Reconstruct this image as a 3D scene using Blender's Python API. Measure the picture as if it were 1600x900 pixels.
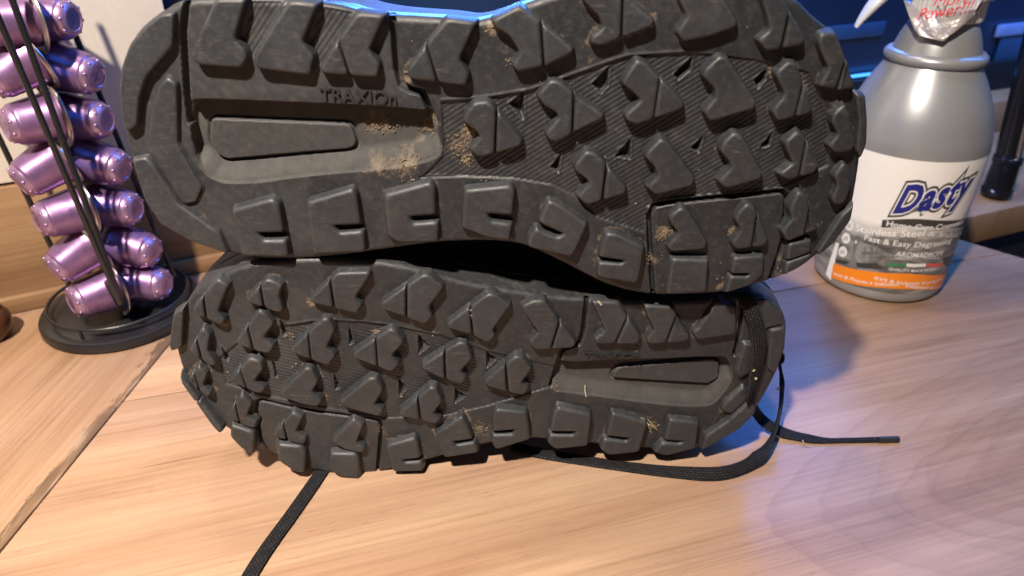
import bpy, bmesh, math, random
import numpy as np
from mathutils import Vector, Matrix

for o in list(bpy.data.objects):
    bpy.data.objects.remove(o, do_unlink=True)
SC = bpy.context.scene
COL = SC.collection
R = math.radians
random.seed(7)
np.random.seed(7)

# ------------------------------------------------------------------ camera
F, PITCH, H = 1150.0, R(30.0), 0.2718
cam_d = bpy.data.cameras.new('camera')
cam_d.sensor_width = 36.0
cam_d.lens = F / 1600 * 36
cam_d.clip_start = 0.01
cam_d.clip_end = 50
cam_d.dof.use_dof = True
cam_d.dof.focus_distance = 0.33
cam_d.dof.aperture_fstop = 11.0
cam = bpy.data.objects.new('camera', cam_d)
cam.location = (0, 0, H)
cam.rotation_euler = (math.pi / 2 - PITCH, 0, 0)
COL.objects.link(cam)
SC.camera = cam

# ------------------------------------------------------------------ light
w = bpy.data.worlds.new('World')
SC.world = w
w.use_nodes = True
bgn = w.node_tree.nodes['Background']
bgn.inputs[0].default_value = (0.52, 0.56, 0.70, 1)
bgn.inputs[1].default_value = 0.07


# the ceiling lamp lies on the line from the shadow's tip on the table through the toe that casts it
_toe, _tip = Vector((0.143, 0.287, 0.180)), Vector((0.2335, 0.4030, 0.0))
KEY = _toe + (_toe - _tip).normalized() * 1.0


def area(name, loc, target, size, energy, color, size_y=None, shape='DISK'):
    d = bpy.data.lights.new(name, 'AREA')
    d.shape = shape
    d.size = size
    if size_y:
        d.size_y = size_y
    d.energy = energy
    d.color = color
    o = bpy.data.objects.new(name, d)
    o.location = loc
    o.rotation_euler = (Vector(target) - Vector(loc)).to_track_quat('-Z', 'Y').to_euler()
    COL.objects.link(o)
    return o


key = area('ceiling_lamp', KEY, (-0.25, 0.26, 0.05), 0.05, 9.6, (1.0, 0.875, 0.76))
key.data.spread = R(98)
area('kitchen_lamp', (-0.22, 0.55, 1.45), (0, 0.25, 0.05), 0.08, 5.0, (1.0, 0.82, 0.62))
led = area('blue_led_lamp', (0.27, 0.76, 0.36), (0.185, 0.405, 0.0), 0.10, 0.09, (0.05, 0.19, 1.0), 0.10, 'RECTANGLE')
led.data.spread = R(25)
area('window_dusk', (0.45, 1.9, 1.55), (0.15, 0.3, 0.0), 2.0, 11.0, (0.18, 0.32, 1.0), 1.1, 'RECTANGLE')
tube_l = area('blue_led_tube', (-0.09, 0.625, 0.315), (-0.06, 0.30, 0.23), 0.48, 2.4, (0.05, 0.24, 1.0), 0.06, 'RECTANGLE')
tube_l.data.spread = R(62)
area('blue_panel_fill', (0.55, 0.66, 0.60), (0.50, 0.92, 0.05), 1.2, 9.0, (0.03, 0.26, 1.0), 0.05, 'RECTANGLE')  # added blue fill, no fitting modelled, brightens the otherwise unlit back panel

SC.render.engine = 'CYCLES'
SC.cycles.use_denoising = True
SC.cycles.max_bounces = 6
vs = SC.view_settings
vs.view_transform = 'Standard'
vs.look = 'None'
vs.exposure = 0.0
vs.gamma = 1.0
vs.use_curve_mapping = False

# ------------------------------------------------------------------ helpers
CT, ST = math.cos(PITCH), math.sin(PITCH)


def ray(u, v):
    a, b = (u - 800) / F, -(v - 450) / F
    return Vector((a, CT + b * ST, -ST + b * CT))


def on_z(u, v, z=0.0):
    d = ray(u, v)
    return Vector((0, 0, H)) + d * ((z - H) / d.z)


def on_y(u, v, y):
    d = ray(u, v)
    return Vector((0, 0, H)) + d * (y / d.y)


def on_plane(u, v, p, n):
    d = ray(u, v)
    c = Vector((0, 0, H))
    return c + d * ((Vector(p) - c).dot(Vector(n)) / d.dot(Vector(n)))


def link(o, parent=None):
    COL.objects.link(o)
    if parent is not None:
        o.parent = parent
    return o


def mesh_obj(name, verts, faces, mat, parent=None, smooth=None):
    me = bpy.data.meshes.new(name)
    me.from_pydata([tuple(v) for v in verts], [], faces)
    me.validate()
    return finish(name, me, mat, parent, smooth)


def finish(name, me, mat, parent=None, smooth=None):
    me.materials.append(mat)
    bm = bmesh.new()
    bm.from_mesh(me)
    bmesh.ops.recalc_face_normals(bm, faces=bm.faces)
    bm.to_mesh(me)
    bm.free()
    if smooth is not None:
        for p in me.polygons:
            p.use_smooth = True
        me.set_sharp_from_angle(angle=R(smooth))
    return link(bpy.data.objects.new(name, me), parent)


def empty(name, loc=(0, 0, 0), parent=None):
    o = bpy.data.objects.new(name, None)
    o.empty_display_size = 0.01
    o.location = loc
    return link(o, parent)


def tag(o, label=None, cat=None, group=None, kind=None):
    if label: o['label'] = label
    if cat: o['category'] = cat
    if group: o['group'] = group
    if kind: o['kind'] = kind
    return o


def lathe(prof, n=64, cx=None, cap0=True, cap1=True):
    vs_, fs = [], []
    for (r, z) in prof:
        ox = cx(z) if cx else 0
        for i in range(n):
            a = 2 * math.pi * i / n
            vs_.append((ox + r * math.cos(a), r * math.sin(a), z))
    for j in range(len(prof) - 1):
        for i in range(n):
            k = (i + 1) % n
            fs.append((j * n + i, j * n + k, (j + 1) * n + k, (j + 1) * n + i))
    if cap0: fs.append(tuple(range(n))[::-1])
    if cap1: fs.append(tuple((len(prof) - 1) * n + i for i in range(n)))
    return vs_, fs


def tube(pts, r, n=10, cap=True):
    pts = [Vector(p) for p in pts]
    vs_, fs = [], []
    up = Vector((0.13, 0.21, 1)).normalized()
    for i, p in enumerate(pts):
        t = (pts[min(i + 1, len(pts) - 1)] - pts[max(i - 1, 0)]).normalized()
        a = t.cross(up)
        if a.length < 0.1: a = t.cross(Vector((1, 0, 0)))
        a.normalize()
        b = t.cross(a)
        for k in range(n):
            th = 2 * math.pi * k / n
            vs_.append(p + (a * math.cos(th) + b * math.sin(th)) * r)
    for i in range(len(pts) - 1):
        for k in range(n):
            m = (k + 1) % n
            fs.append((i * n + k, i * n + m, (i + 1) * n + m, (i + 1) * n + k))
    if cap:
        fs.append(tuple(range(n))[::-1])
        fs.append(tuple((len(pts) - 1) * n + k for k in range(n)))
    return vs_, fs


def box(c, s, rz=0.0, bev=0.0):
    bm = bmesh.new()
    bmesh.ops.create_cube(bm, size=1, matrix=Matrix.Translation(c) @ Matrix.Rotation(rz, 4, 'Z') @ Matrix.Diagonal((*s, 1)))
    if bev:
        bmesh.ops.bevel(bm, geom=bm.edges[:], offset=bev, segments=2, affect='EDGES', profile=0.5)
    vs_ = [v.co.copy() for v in bm.verts]
    bm.verts.index_update()
    fs = [tuple(v.index for v in f.verts) for f in bm.faces]
    bm.free()
    return vs_, fs


def join(parts):
    V, Fc = [], []
    for vs_, fs in parts:
        o = len(V)
        V += list(vs_)
        Fc += [tuple(i + o for i in f) for f in fs]
    return V, Fc


def catmull(pts, per=6, closed=False):
    P = [np.array(p, float) for p in pts]
    n = len(P)
    out = []
    rng = range(n) if closed else range(n - 1)
    for i in rng:
        if closed:
            p0, p1, p2, p3 = P[i - 1], P[i], P[(i + 1) % n], P[(i + 2) % n]
        else:
            p0, p1, p2, p3 = P[max(i - 1, 0)], P[i], P[i + 1], P[min(i + 2, n - 1)]
        for k in range(per):
            t = k / per
            out.append(0.5 * ((2 * p1) + (-p0 + p2) * t + (2 * p0 - 5 * p1 + 4 * p2 - p3) * t * t + (-p0 + 3 * p1 - 3 * p2 + p3) * t ** 3))
    if not closed: out.append(P[-1])
    return out


# ------------------------------------------------------------------ materials
class NT:
    def __init__(s, name):
        s.m = bpy.data.materials.new(name)
        s.m.use_nodes = True
        s.n, s.l = s.m.node_tree.nodes, s.m.node_tree.links
        s.b = s.n['Principled BSDF']

    def node(s, t, **kw):
        nd = s.n.new(t)
        for k, v in kw.items(): setattr(nd, k, v)
        return nd

    def set(s, nd, **kw):
        for k, v in kw.items():
            k = k.replace('_', ' ')
            if isinstance(v, bpy.types.NodeSocket): s.l.new(v, nd.inputs[k])
            else: nd.inputs[k].default_value = v
        return nd

    def coord(s, scale=(1, 1, 1), rot=0.0, which='Object', loc=(0, 0, 0)):
        tc = s.node('ShaderNodeTexCoord')
        mp = s.node('ShaderNodeMapping')
        mp.inputs['Scale'].default_value = scale
        mp.inputs['Rotation'].default_value = (0, 0, rot)
        mp.inputs['Location'].default_value = loc
        s.l.new(tc.outputs[which], mp.inputs['Vector'])
        return mp.outputs[0]

    def noise(s, vec, scale, detail=4, rough=0.55, dist=0.0):
        nd = s.node('ShaderNodeTexNoise')
        s.set(nd, Vector=vec, Scale=scale, Detail=detail, Roughness=rough, Distortion=dist)
        return nd.outputs[0]

    def ramp(s, fac, stops):
        nd = s.node('ShaderNodeValToRGB')
        cr = nd.color_ramp
        while len(cr.elements) < len(stops): cr.elements.new(0.5)
        for e, (p, c) in zip(cr.elements, stops):
            e.position = p
            e.color = c if len(c) == 4 else (*c, 1)
        s.l.new(fac, nd.inputs[0])
        return nd.outputs[0]

    def mix(s, fac, a, b, mode='MIX'):
        nd = s.node('ShaderNodeMix', data_type='RGBA', blend_type=mode)
        for k, v in ((0, fac), (6, a), (7, b)):
            if isinstance(v, bpy.types.NodeSocket): s.l.new(v, nd.inputs[k])
            elif k == 0: nd.inputs[k].default_value = v
            else: nd.inputs[k].default_value = v if len(v) == 4 else (*v, 1)
        return nd.outputs[2]

    def math(s, op, a, b=0.0, c=None):
        nd = s.node('ShaderNodeMath', operation=op)
        for k, v in enumerate((a, b, c)):
            if v is None: continue
            if isinstance(v, bpy.types.NodeSocket): s.l.new(v, nd.inputs[k])
            else: nd.inputs[k].default_value = v
        return nd.outputs[0]

    def bump(s, h, strength=0.3, dist=0.001, prev=None):
        nd = s.node('ShaderNodeBump')
        nd.inputs['Strength'].default_value = strength
        nd.inputs['Distance'].default_value = dist
        s.l.new(h, nd.inputs['Height'])
        if prev is not None: s.l.new(prev, nd.inputs['Normal'])
        s.l.new(nd.outputs[0], s.b.inputs['Normal'])
        return nd.outputs[0]

    def out(s, **kw):
        s.set(s.b, **kw)
        return s.m


def plain(name, col, rough=0.5, metal=0.0, spec=0.5, var=0.12, scale=60, bump=0.0, emit=None, es=0.0, coat=0.0):
    t = NT(name)
    v = t.coord()
    n = t.noise(v, scale, 3)
    c = t.ramp(n, [(0.3, tuple(x * (1 - var) for x in col)), (0.7, tuple(min(1, x * (1 + var)) for x in col))])
    t.out(Base_Color=c, Roughness=rough, Metallic=metal)
    t.b.inputs['Specular IOR Level'].default_value = spec
    t.b.inputs['Coat Weight'].default_value = coat
    if bump:
        t.bump(t.noise(v, scale * 12, 3), bump, 0.0005)
    if emit:
        t.b.inputs['Emission Color'].default_value = (*emit, 1)
        t.b.inputs['Emission Strength'].default_value = es
    return t.m


def rubber(name, base, use_attr=False, dusty=0.5, dustcol=(0.21, 0.155, 0.10)):
    t = NT(name)
    v = t.coord()
    n1 = t.noise(v, 55, 5, 0.6)
    n2 = t.noise(v, 420, 4, 0.65)
    n3 = t.noise(v, 1500, 3, 0.6)
    c = t.ramp(n1, [(0.32, tuple(x * 0.80 for x in base)), (0.55, base), (0.75, tuple(x * 1.35 for x in base))])
    grime = t.ramp(n2, [(0.50, (0, 0, 0)), (0.72, (1, 1, 1))])
    c = t.mix(t.math('MULTIPLY', grime, 0.35 * dusty), c, (0.09, 0.083, 0.07))
    n4 = t.noise(t.coord(loc=(3, 1, 2)), 34, 6, 0.7)
    film = t.ramp(n4, [(0.52, (0, 0, 0)), (0.68, (1, 1, 1))])
    c = t.mix(t.math('MULTIPLY', film, 0.28 * dusty), c, (0.085, 0.078, 0.064))
    speck = t.ramp(n3, [(0.66, (0, 0, 0)), (0.72, (1, 1, 1))])
    c = t.mix(t.math('MULTIPLY', speck, 0.30 * dusty), c, (0.30, 0.27, 0.22))
    if not use_attr:
        sc1 = t.noise(t.coord(scale=(1, 1, 5), loc=(1, 5, 2)), 160, 5, 0.7, 0.6)
        scf = t.math('MULTIPLY', t.ramp(sc1, [(0.54, (0, 0, 0)), (0.66, (1, 1, 1))]), t.ramp(t.noise(v, 60, 3), [(0.42, (0, 0, 0)), (0.62, (1, 1, 1))]))
        c = t.mix(t.math('MULTIPLY', scf, 0.62), c, (0.085, 0.082, 0.075))
        mud = t.math('MULTIPLY', t.ramp(t.noise(t.coord(loc=(7, 3, 1)), 240, 7, 0.8), [(0.58, (0, 0, 0)), (0.70, (1, 1, 1))]), t.ramp(t.noise(t.coord(loc=(2, 8, 4)), 28, 3), [(0.50, (0, 0, 0)), (0.66, (1, 1, 1))]))
        c = t.mix(t.math('MULTIPLY', mud, 0.55), c, (0.14, 0.108, 0.073))
    if use_attr:
        at = t.node('ShaderNodeAttribute', attribute_name='dust')
        ad = t.math('ADD', at.outputs['Fac'], t.math('MULTIPLY', t.math('SUBTRACT', t.noise(v, 190, 6, 0.75), 0.5), 1.7))
        d = t.ramp(ad, [(0.42, (0, 0, 0)), (0.80, (1, 1, 1))])
        has = t.math('GREATER_THAN', at.outputs['Fac'], 0.02)
        dc = t.mix(t.noise(v, 260, 4), tuple(x * 0.65 for x in dustcol), tuple(min(1, x * 1.5) for x in dustcol))
        c = t.mix(t.math('MULTIPLY', t.math('MULTIPLY', d, has), 0.85), c, dc)
        fl = t.node('ShaderNodeAttribute', attribute_name='film')
        c = t.mix(t.math('MULTIPLY', fl.outputs['Fac'], t.ramp(t.noise(v, 120, 6, 0.7), [(0.25, (0.35,) * 3), (0.7, (1, 1, 1))])), c, (0.068, 0.065, 0.058))
    geo = t.node('ShaderNodeNewGeometry')
    worn = t.ramp(geo.outputs['Pointiness'], [(0.515, (0, 0, 0)), (0.60, (1, 1, 1))])
    c = t.mix(t.math('MULTIPLY', worn, 0.30), c, (0.11, 0.11, 0.108))
    rg = t.ramp(n2, [(0.3, (0.42,) * 3), (0.7, (0.60,) * 3)])
    if use_attr:
        rg = t.math('ADD', t.math('MULTIPLY', fl.outputs['Fac'], 0.5), rg)
    t.out(Base_Color=c, Roughness=rg)
    t.b.inputs['Specular IOR Level'].default_value = 0.5
    b1 = t.bump(t.noise(v, 2600, 4, 0.7), 0.20, 0.0004)
    t.bump(n1, 0.25, 0.0008, b1)
    return t.m


def wood(name, rot, c_dark, c_mid, c_light, edge=None, cath=None, upright=False):
    """grain runs along local X after rotating by rot"""
    t = NT(name)
    v0 = t.coord(rot=-rot)
    if upright:
        v0.node.inputs['Rotation'].default_value = (math.pi / 2, 0, 0)
    def sc(x, y):
        mp = t.node('ShaderNodeMapping')
        mp.inputs['Scale'].default_value = (x, y, 1)
        t.l.new(v0, mp.inputs[0])
        return mp.outputs[0]
    big = t.noise(sc(1.6, 11), 1.0, 4, 0.55, 0.6)
    mid = t.noise(sc(6, 85), 1.0, 7, 0.72, 0.8)
    fine = t.noise(sc(7, 400), 1.0, 5, 0.7, 0.3)
    blot = t.noise(sc(9, 18), 1.0, 5, 0.6)
    # growth rings: distorted bands across the grain
    wv = t.node('ShaderNodeTexWave', wave_type='BANDS', bands_direction='Y')
    t.set(wv, Vector=sc(0.35, 1.0), Scale=7.0, Distortion=7.5, Detail=3.0, Detail_Scale=1.3, Detail_Roughness=0.5)
    f = t.math('ADD', t.math('MULTIPLY', big, 0.42), t.math('MULTIPLY', mid, 0.22))
    f = t.math('ADD', f, t.math('MULTIPLY', fine, 0.17))
    f = t.math('ADD', f, t.math('MULTIPLY', wv.outputs['Fac'], 0.07))
    c = t.ramp(f, [(0.25, c_dark), (0.40, c_mid), (0.50, tuple((a + b) / 2 for a, b in zip(c_mid, c_light))), (0.63, c_light)])
    c = t.mix(1.0, c, t.ramp(fine, [(0.30, (0.88,) * 3), (0.50, (0.99,) * 3), (0.70, (1.05, 1.045, 1.04))]), 'MULTIPLY')
    c = t.mix(1.0, c, t.ramp(t.noise(sc(3, 38), 1.0, 3, 0.6), [(0.32, (0.90, 0.84, 0.84)), (0.55, (1, 1, 1)), (0.72, (1.06, 1.06, 1.02))]), 'MULTIPLY')
    pore = t.ramp(t.noise(sc(30, 720), 1.0, 3, 0.6), [(0.60, (0, 0, 0)), (0.72, (1, 1, 1))])
    c = t.mix(t.math('MULTIPLY', pore, 0.22), c, tuple(x * 0.62 for x in c_dark))
    pale = t.ramp(t.noise(sc(16, 260), 1.0, 4, 0.6), [(0.60, (0, 0, 0)), (0.75, (1, 1, 1))])
    c = t.mix(t.math('MULTIPLY', pale, 0.22), c, tuple(min(1, x * 1.3) for x in c_light))
    c = t.mix(t.math('MULTIPLY', t.ramp(blot, [(0.45, (0, 0, 0)), (0.75, (1, 1, 1))]), 0.22), c, tuple(x * 0.8 for x in c_mid))
    # sparse dark streaks and small knots
    gl = t.noise(sc(1.1, 150), 1.0, 3, 0.55, 0.5)
    line = t.ramp(t.math('ABSOLUTE', t.math('SUBTRACT', gl, 0.52)), [(0.0, (1, 1, 1)), (0.035, (0, 0, 0))])
    brk = t.ramp(t.noise(sc(6, 30), 1.0, 3), [(0.40, (0, 0, 0)), (0.62, (1, 1, 1))])
    c = t.mix(t.math('MULTIPLY', t.math('MULTIPLY', line, brk), 0.26), c, tuple(x * 0.8 for x in c_dark))
    tick = t.ramp(t.noise(sc(130, 800), 1.0, 2, 0.5), [(0.64, (0, 0, 0)), (0.72, (1, 1, 1))])
    c = t.mix(t.math('MULTIPLY', t.math('MULTIPLY', tick, brk), 0.45), c, tuple(x * 0.7 for x in c_dark))
    st = t.ramp(t.noise(sc(7, 95), 1.0, 2, 0.5, 1.2), [(0.70, (0, 0, 0)), (0.80, (1, 1, 1))])
    c = t.mix(t.math('MULTIPLY', st, 0.45), c, tuple(x * 0.45 for x in c_dark))
    if cath:
        # cathedral figure: long parabolic zones of darker heartwood
        sep = t.node('ShaderNodeSeparateXYZ')
        t.l.new(v0, sep.inputs[0])
        for (cx, cy, k, wd, amt) in cath:
            dx = t.math('SUBTRACT', sep.outputs[0], cx)
            dy = t.math('SUBTRACT', sep.outputs[1], cy)
            g = t.math('SUBTRACT', dx, t.math('MULTIPLY', t.math('MULTIPLY', dy, dy), k))
            g = t.math('ADD', g, t.math('MULTIPLY', t.math('SUBTRACT', t.noise(sc(5, 16), 1.0, 6), 0.5), 0.075))
            zone = t.ramp(t.math('MULTIPLY', g, 1 / wd), [(0.0, (0, 0, 0)), (0.006, (1, 1, 1)), (0.03, (0.62,) * 3), (0.5, (0.4,) * 3), (1.0, (0, 0, 0))])
            c = t.mix(t.math('MULTIPLY', zone, amt * 0.7), c, tuple(x * 0.74 for x in c_dark))
            fr = t.math('FRACT', t.math('MULTIPLY', g, 1 / (wd * 0.085)))
            ln_ = t.ramp(fr, [(0.0, (1, 1, 1)), (0.10, (0.5,) * 3), (0.45, (0, 0, 0)), (0.92, (0, 0, 0)), (1.0, (1, 1, 1))])
            c = t.mix(t.math('MULTIPLY', t.math('MULTIPLY', ln_, zone), amt * 2.0), c, tuple(x * 0.72 for x in c_dark))
    if edge:
        # waney discoloured strip along one edge of the board
        sep2 = t.node('ShaderNodeSeparateXYZ')
        t.l.new(v0, sep2.inputs[0])
        d = t.math('ABSOLUTE', t.math('SUBTRACT', sep2.outputs[1], edge[0]))
        e = t.math('SUBTRACT', 1.0, t.math('MULTIPLY', d, 1 / edge[1]))
        patch = t.noise(sc(22, 75), 1.0, 7, 0.75)
        e2 = t.math('ADD', e, t.math('MULTIPLY', t.math('SUBTRACT', patch, 0.55), 2.8))
        msk = t.ramp(e2, [(0.42, (0, 0, 0)), (0.62, (1, 1, 1))])
        c = t.mix(t.math('MULTIPLY', msk, 0.75), c, t.ramp(t.noise(sc(20, 160), 1.0, 4), [(0.42, (0.05, 0.030, 0.017)), (0.58, (0.13, 0.08, 0.045)), (0.74, (0.36, 0.28, 0.21))]))
    rg = t.ramp(mid, [(0.3, (0.34,) * 3), (0.7, (0.46,) * 3)])
    t.out(Base_Color=c, Roughness=rg)
    t.b.inputs['Specular IOR Level'].default_value = 0.45
    b1 = t.bump(fine, 0.16, 0.0006)
    t.bump(mid, 0.10, 0.0012, b1)
    return t.m


M = {}
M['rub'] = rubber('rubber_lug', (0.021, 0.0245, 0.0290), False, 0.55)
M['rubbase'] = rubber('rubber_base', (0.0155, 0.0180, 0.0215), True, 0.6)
M['rubside'] = rubber('rubber_side', (0.024, 0.026, 0.028), False, 0.6)
M['letter'] = plain('rubber_letter', (0.012, 0.012, 0.013), 0.6)
M['fabric'] = plain('upper_fabric', (0.030, 0.031, 0.036), 0.85, var=0.3, scale=300, bump=0.5)
M['lining'] = plain('lining', (0.02, 0.02, 0.022), 0.95)
M['dirt'] = plain('dried_mud', (0.135, 0.102, 0.068), 0.95, var=0.5, scale=400, bump=0.6)
M['straw'] = plain('straw', (0.36, 0.31, 0.20), 0.8)


def lace_mat():
    t = NT('lace_weave')
    tc = t.node('ShaderNodeUVMap')
    mp = t.node('ShaderNodeMapping')
    mp.inputs['Scale'].default_value = (1, 1, 1)
    t.l.new(tc.outputs[0], mp.inputs[0])
    br = t.node('ShaderNodeTexBrick')
    br.offset = 0.5
    t.set(br, Vector=mp.outputs[0], Scale=1.0, Mortar_Size=0.0003, Mortar_Smooth=0.7, Brick_Width=0.0021, Row_Height=0.00125,
          Color1=(0.026, 0.026, 0.029, 1), Color2=(0.014, 0.014, 0.016, 1), Mortar=(0.003, 0.003, 0.004, 1))
    t.out(Base_Color=br.outputs['Color'], Roughness=0.9)
    t.b.inputs['Specular IOR Level'].default_value = 0.2
    t.bump(t.math('SUBTRACT', 1.0, br.outputs['Fac']), 0.7, 0.0004)
    return t.m


M['lace'] = lace_mat()
M['aglet'] = plain('aglet', (0.02, 0.02, 0.022), 0.35)

# ------------------------------------------------------------------ the table
GR = R(17.0)                                     # grain direction of the main boards
SEAM0 = on_z(0, 862)
SEAM1 = on_z(246, 560)
sd = (SEAM1 - SEAM0).normalized()
sn = Vector((sd.y, -sd.x, 0))                    # points right, into the main field
J0 = Vector((-0.2257, 0.3386, 0)) * (0.2718 / 0.2718)
J0 = on_z(195, 627)
J1 = on_z(1299, 441)
jd = (J1 - J0).normalized()
jn = Vector((-jd.y, jd.x, 0))                    # away from the viewer
E0 = on_z(1505, 376)
E1 = on_z(1600, 404)
ed = (E1 - E0).normalized()
GR = math.atan2(jd.y, jd.x)


def clip(poly, p, n):
    out = []
    for i in range(len(poly)):
        a, b = poly[i], poly[(i + 1) % len(poly)]
        da, db = (a[0] - p[0]) * n[0] + (a[1] - p[1]) * n[1], (b[0] - p[0]) * n[0] + (b[1] - p[1]) * n[1]
        if da >= 0: out.append(a)
        if (da >= 0) != (db >= 0):
            t = da / (da - db)
            out.append((a[0] + (b[0] - a[0]) * t, a[1] + (b[1] - a[1]) * t))
    return out


def board(name, poly, th, mat, parent, bev=0.0003):
    bm = bmesh.new()
    vs_ = [bm.verts.new((x, y, 0)) for x, y in poly]
    f = bm.faces.new(vs_)
    r = bmesh.ops.extrude_face_region(bm, geom=[f])
    bmesh.ops.translate(bm, vec=(0, 0, -th), verts=[e for e in r['geom'] if isinstance(e, bmesh.types.BMVert)])
    bmesh.ops.recalc_face_normals(bm, faces=bm.faces)
    top = [e for e in bm.edges if all(abs(v.co.z) < 1e-6 for v in e.verts)]
    bmesh.ops.bevel(bm, geom=top, offset=bev, segments=2, affect='EDGES', profile=0.5)
    me = bpy.data.meshes.new(name)
    bm.to_mesh(me)
    bm.free()
    return finish(name, me, mat, parent, 40)


table = tag(empty('tabletop'), 'warm light brown plank tabletop under the shoes', 'table', kind='structure')
wc = ((0.19, 0.106, 0.062), (0.335, 0.210, 0.132), (0.455, 0.315, 0.215))
rotv = lambda p, a: Vector((p[0] * math.cos(a) + p[1] * math.sin(a), -p[0] * math.sin(a) + p[1] * math.cos(a)))
c1 = rotv(on_z(1240, 880), GR)
c2 = rotv(on_z(1440, 800), GR)
M['wood_front'] = wood('wood_front', GR, *wc, cath=[(c1.x, c1.y + 0.012, 26.0, 0.40, 0.14), (c2.x, c2.y, 40.0, 0.26, 0.14)])
M['wood_back'] = wood('wood_back', GR, (0.18, 0.105, 0.062), (0.31, 0.195, 0.122), (0.41, 0.285, 0.19))
sa = math.atan2(sd.y, sd.x)
sq = rotv(SEAM0, sa)
M['wood_end'] = wood('wood_end', sa, (0.17, 0.092, 0.048), (0.29, 0.175, 0.100), (0.40, 0.270, 0.170), edge=(sq.y + 0.002, 0.013))
big = [(-1.0, -0.25), (1.4, -0.25), (1.4, 1.4), (-1.0, 1.4)]
en = (-ed.y, ed.x)
if en[0] * (0 - E0.x) + en[1] * (0.2 - E0.y) < 0: en = (-en[0], -en[1])
field = clip(big, E0, en)
g = 0.0006
WALL_P = on_z(0, 490)
wd_ = (on_z(115, 465) - WALL_P).normalized()
wn_ = Vector((wd_.y, -wd_.x, 0))                 # towards the viewer
field = clip(field, WALL_P - wn_ * 0.02, wn_)
f1 = clip(clip(field, SEAM0 + sn * g, sn), J0 - jn * g, -jn)
f2 = clip(clip(field, SEAM0 + sn * g, sn), J0 + jn * g, jn)
f3 = clip(field, SEAM0 - sn * g, -sn)
board('plank', f1, 0.03, M['wood_front'], table)
board('plank', f2, 0.03, M['wood_back'], table)
board('plank', f3, 0.03, M['wood_end'], table)

# ------------------------------------------------------------------ background
M['cream'] = plain('cream_plaster', (0.62, 0.56, 0.46), 0.9, var=0.05, scale=20, bump=0.25)
M['wood_wall'] = wood('wood_wall', 0.0, (0.13, 0.07, 0.030), (0.22, 0.125, 0.058), (0.31, 0.19, 0.095), upright=True)
M['wood_top'] = wood('wood_top', R(19), (0.22, 0.125, 0.06), (0.34, 0.20, 0.10), (0.45, 0.28, 0.16))
M['navy'] = plain('navy_gloss', (0.010, 0.030, 0.075), 0.25, var=0.3, scale=6)
M['navy2'] = plain('navy_panel', (0.03, 0.08, 0.17), 0.3, var=0.2, scale=9)
M['black'] = plain('black_matte', (0.008, 0.008, 0.010), 0.6)
M['blackgloss'] = plain('black_gloss', (0.010, 0.010, 0.012), 0.14, var=0.2)
M['led'] = plain('led', (0.1, 0.3, 0.8), 0.5, emit=(0.06, 0.34, 0.95), es=2.2)
M['haze_blue'] = plain('pale_blue', (0.24, 0.34, 0.62), 0.4)

# wooden upstand with the cream wall above it, behind the capsule rack
wang = math.atan2(wd_.y, wd_.x)
wall_end = on_plane(254, 0, WALL_P, wn_)
Lw = (wall_end - WALL_P).dot(wd_)
topz = on_plane(112, 268, WALL_P, wn_).z
up_c = WALL_P + wd_ * ((Lw - 0.25) / 2 - 0.12)


def slab(name, s0, s1, z0, z1, thick, off, mat, parent=None):
    c = WALL_P + wd_ * ((s0 + s1) / 2) - wn_ * (thick / 2 + off)
    v, f = box((0, 0, 0), (s1 - s0, thick, z1 - z0), 0, 0.0008)
    o = mesh_obj(name, v, f, mat, parent, 40)
    o.location = (c.x, c.y, (z0 + z1) / 2)
    o.rotation_euler = (0, 0, wang)
    return o


tag(slab('wall', -0.4, Lw, topz - 0.002, 0.9, 0.03, 0.003, M['cream']), 'cream plaster wall behind the capsule rack', 'wall', kind='structure')
tag(slab('wooden_upstand', -0.4, Lw + 0.16, -0.03, topz - 0.004, 0.02, 0.0, M['wood_wall']), 'brown wood upstand board along the foot of the cream wall', 'board', kind='structure')
tag(slab('skirting', -0.4, Lw + 0.16, 0.0005, 0.012, 0.006, -0.0061, M['wood_wall']), 'thin wooden skirting strip at the foot of the upstand', 'skirting', kind='structure')

# worktop on the right with a dark back panel and its blue lit strip
K0 = on_z(1520, 332)
K1 = on_z(1600, 314)
kd = (K1 - K0).normalized()
kn = Vector((-kd.y, kd.x, 0))
ka = math.atan2(kd.y, kd.x)


def kslab(name, s0, s1, d0, d1, z0, z1, mat, parent=None, bev=0.001):
    c = K0 + kd * ((s0 + s1) / 2) + kn * ((d0 + d1) / 2)
    v, f = box((0, 0, 0), (s1 - s0, d1 - d0, z1 - z0), 0, bev)
    o = mesh_obj(name, v, f, mat, parent, 40)
    o.rotation_euler = (0, 0, ka)
    o.location = (c.x, c.y, (z0 + z1) / 2)
    return o


tag(kslab('worktop', -1.2, 0.9, 0, 0.235, -0.034, -0.004, M['wood_top']), 'brown wooden worktop beyond the table edge', 'worktop', kind='structure')
tag(kslab('cabinet_front', -1.2, 0.9, 0.012, 0.03, -0.7, -0.0345, M['black']), 'black cabinet front below the worktop', 'cabinet', kind='structure')
tag(kslab('floor', -1.2, 1.2, -1.2, 0.8, -0.74, -0.72, M['black']), 'dark floor under the table', 'floor', kind='structure')
BD = 0.21
pP = K0 + kn * BD


def kz(u, v): return on_plane(u, v, pP, kn)
def ks(u, v): return (kz(u, v) - K0).dot(kd)


zs = kz(1340, 140).z
panel = tag(empty('back_panel', pP), 'dark navy glossy back panel with a thin blue lit strip, behind the bottle', 'panel')
def kp(name, s0, s1, d0, d1, z0, z1, mat):
    o = kslab(name, s0, s1, d0, d1, z0, z1, mat)
    o.parent = panel
    o.matrix_parent_inverse = Matrix.Translation(pP).inverted()
    return o


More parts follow.
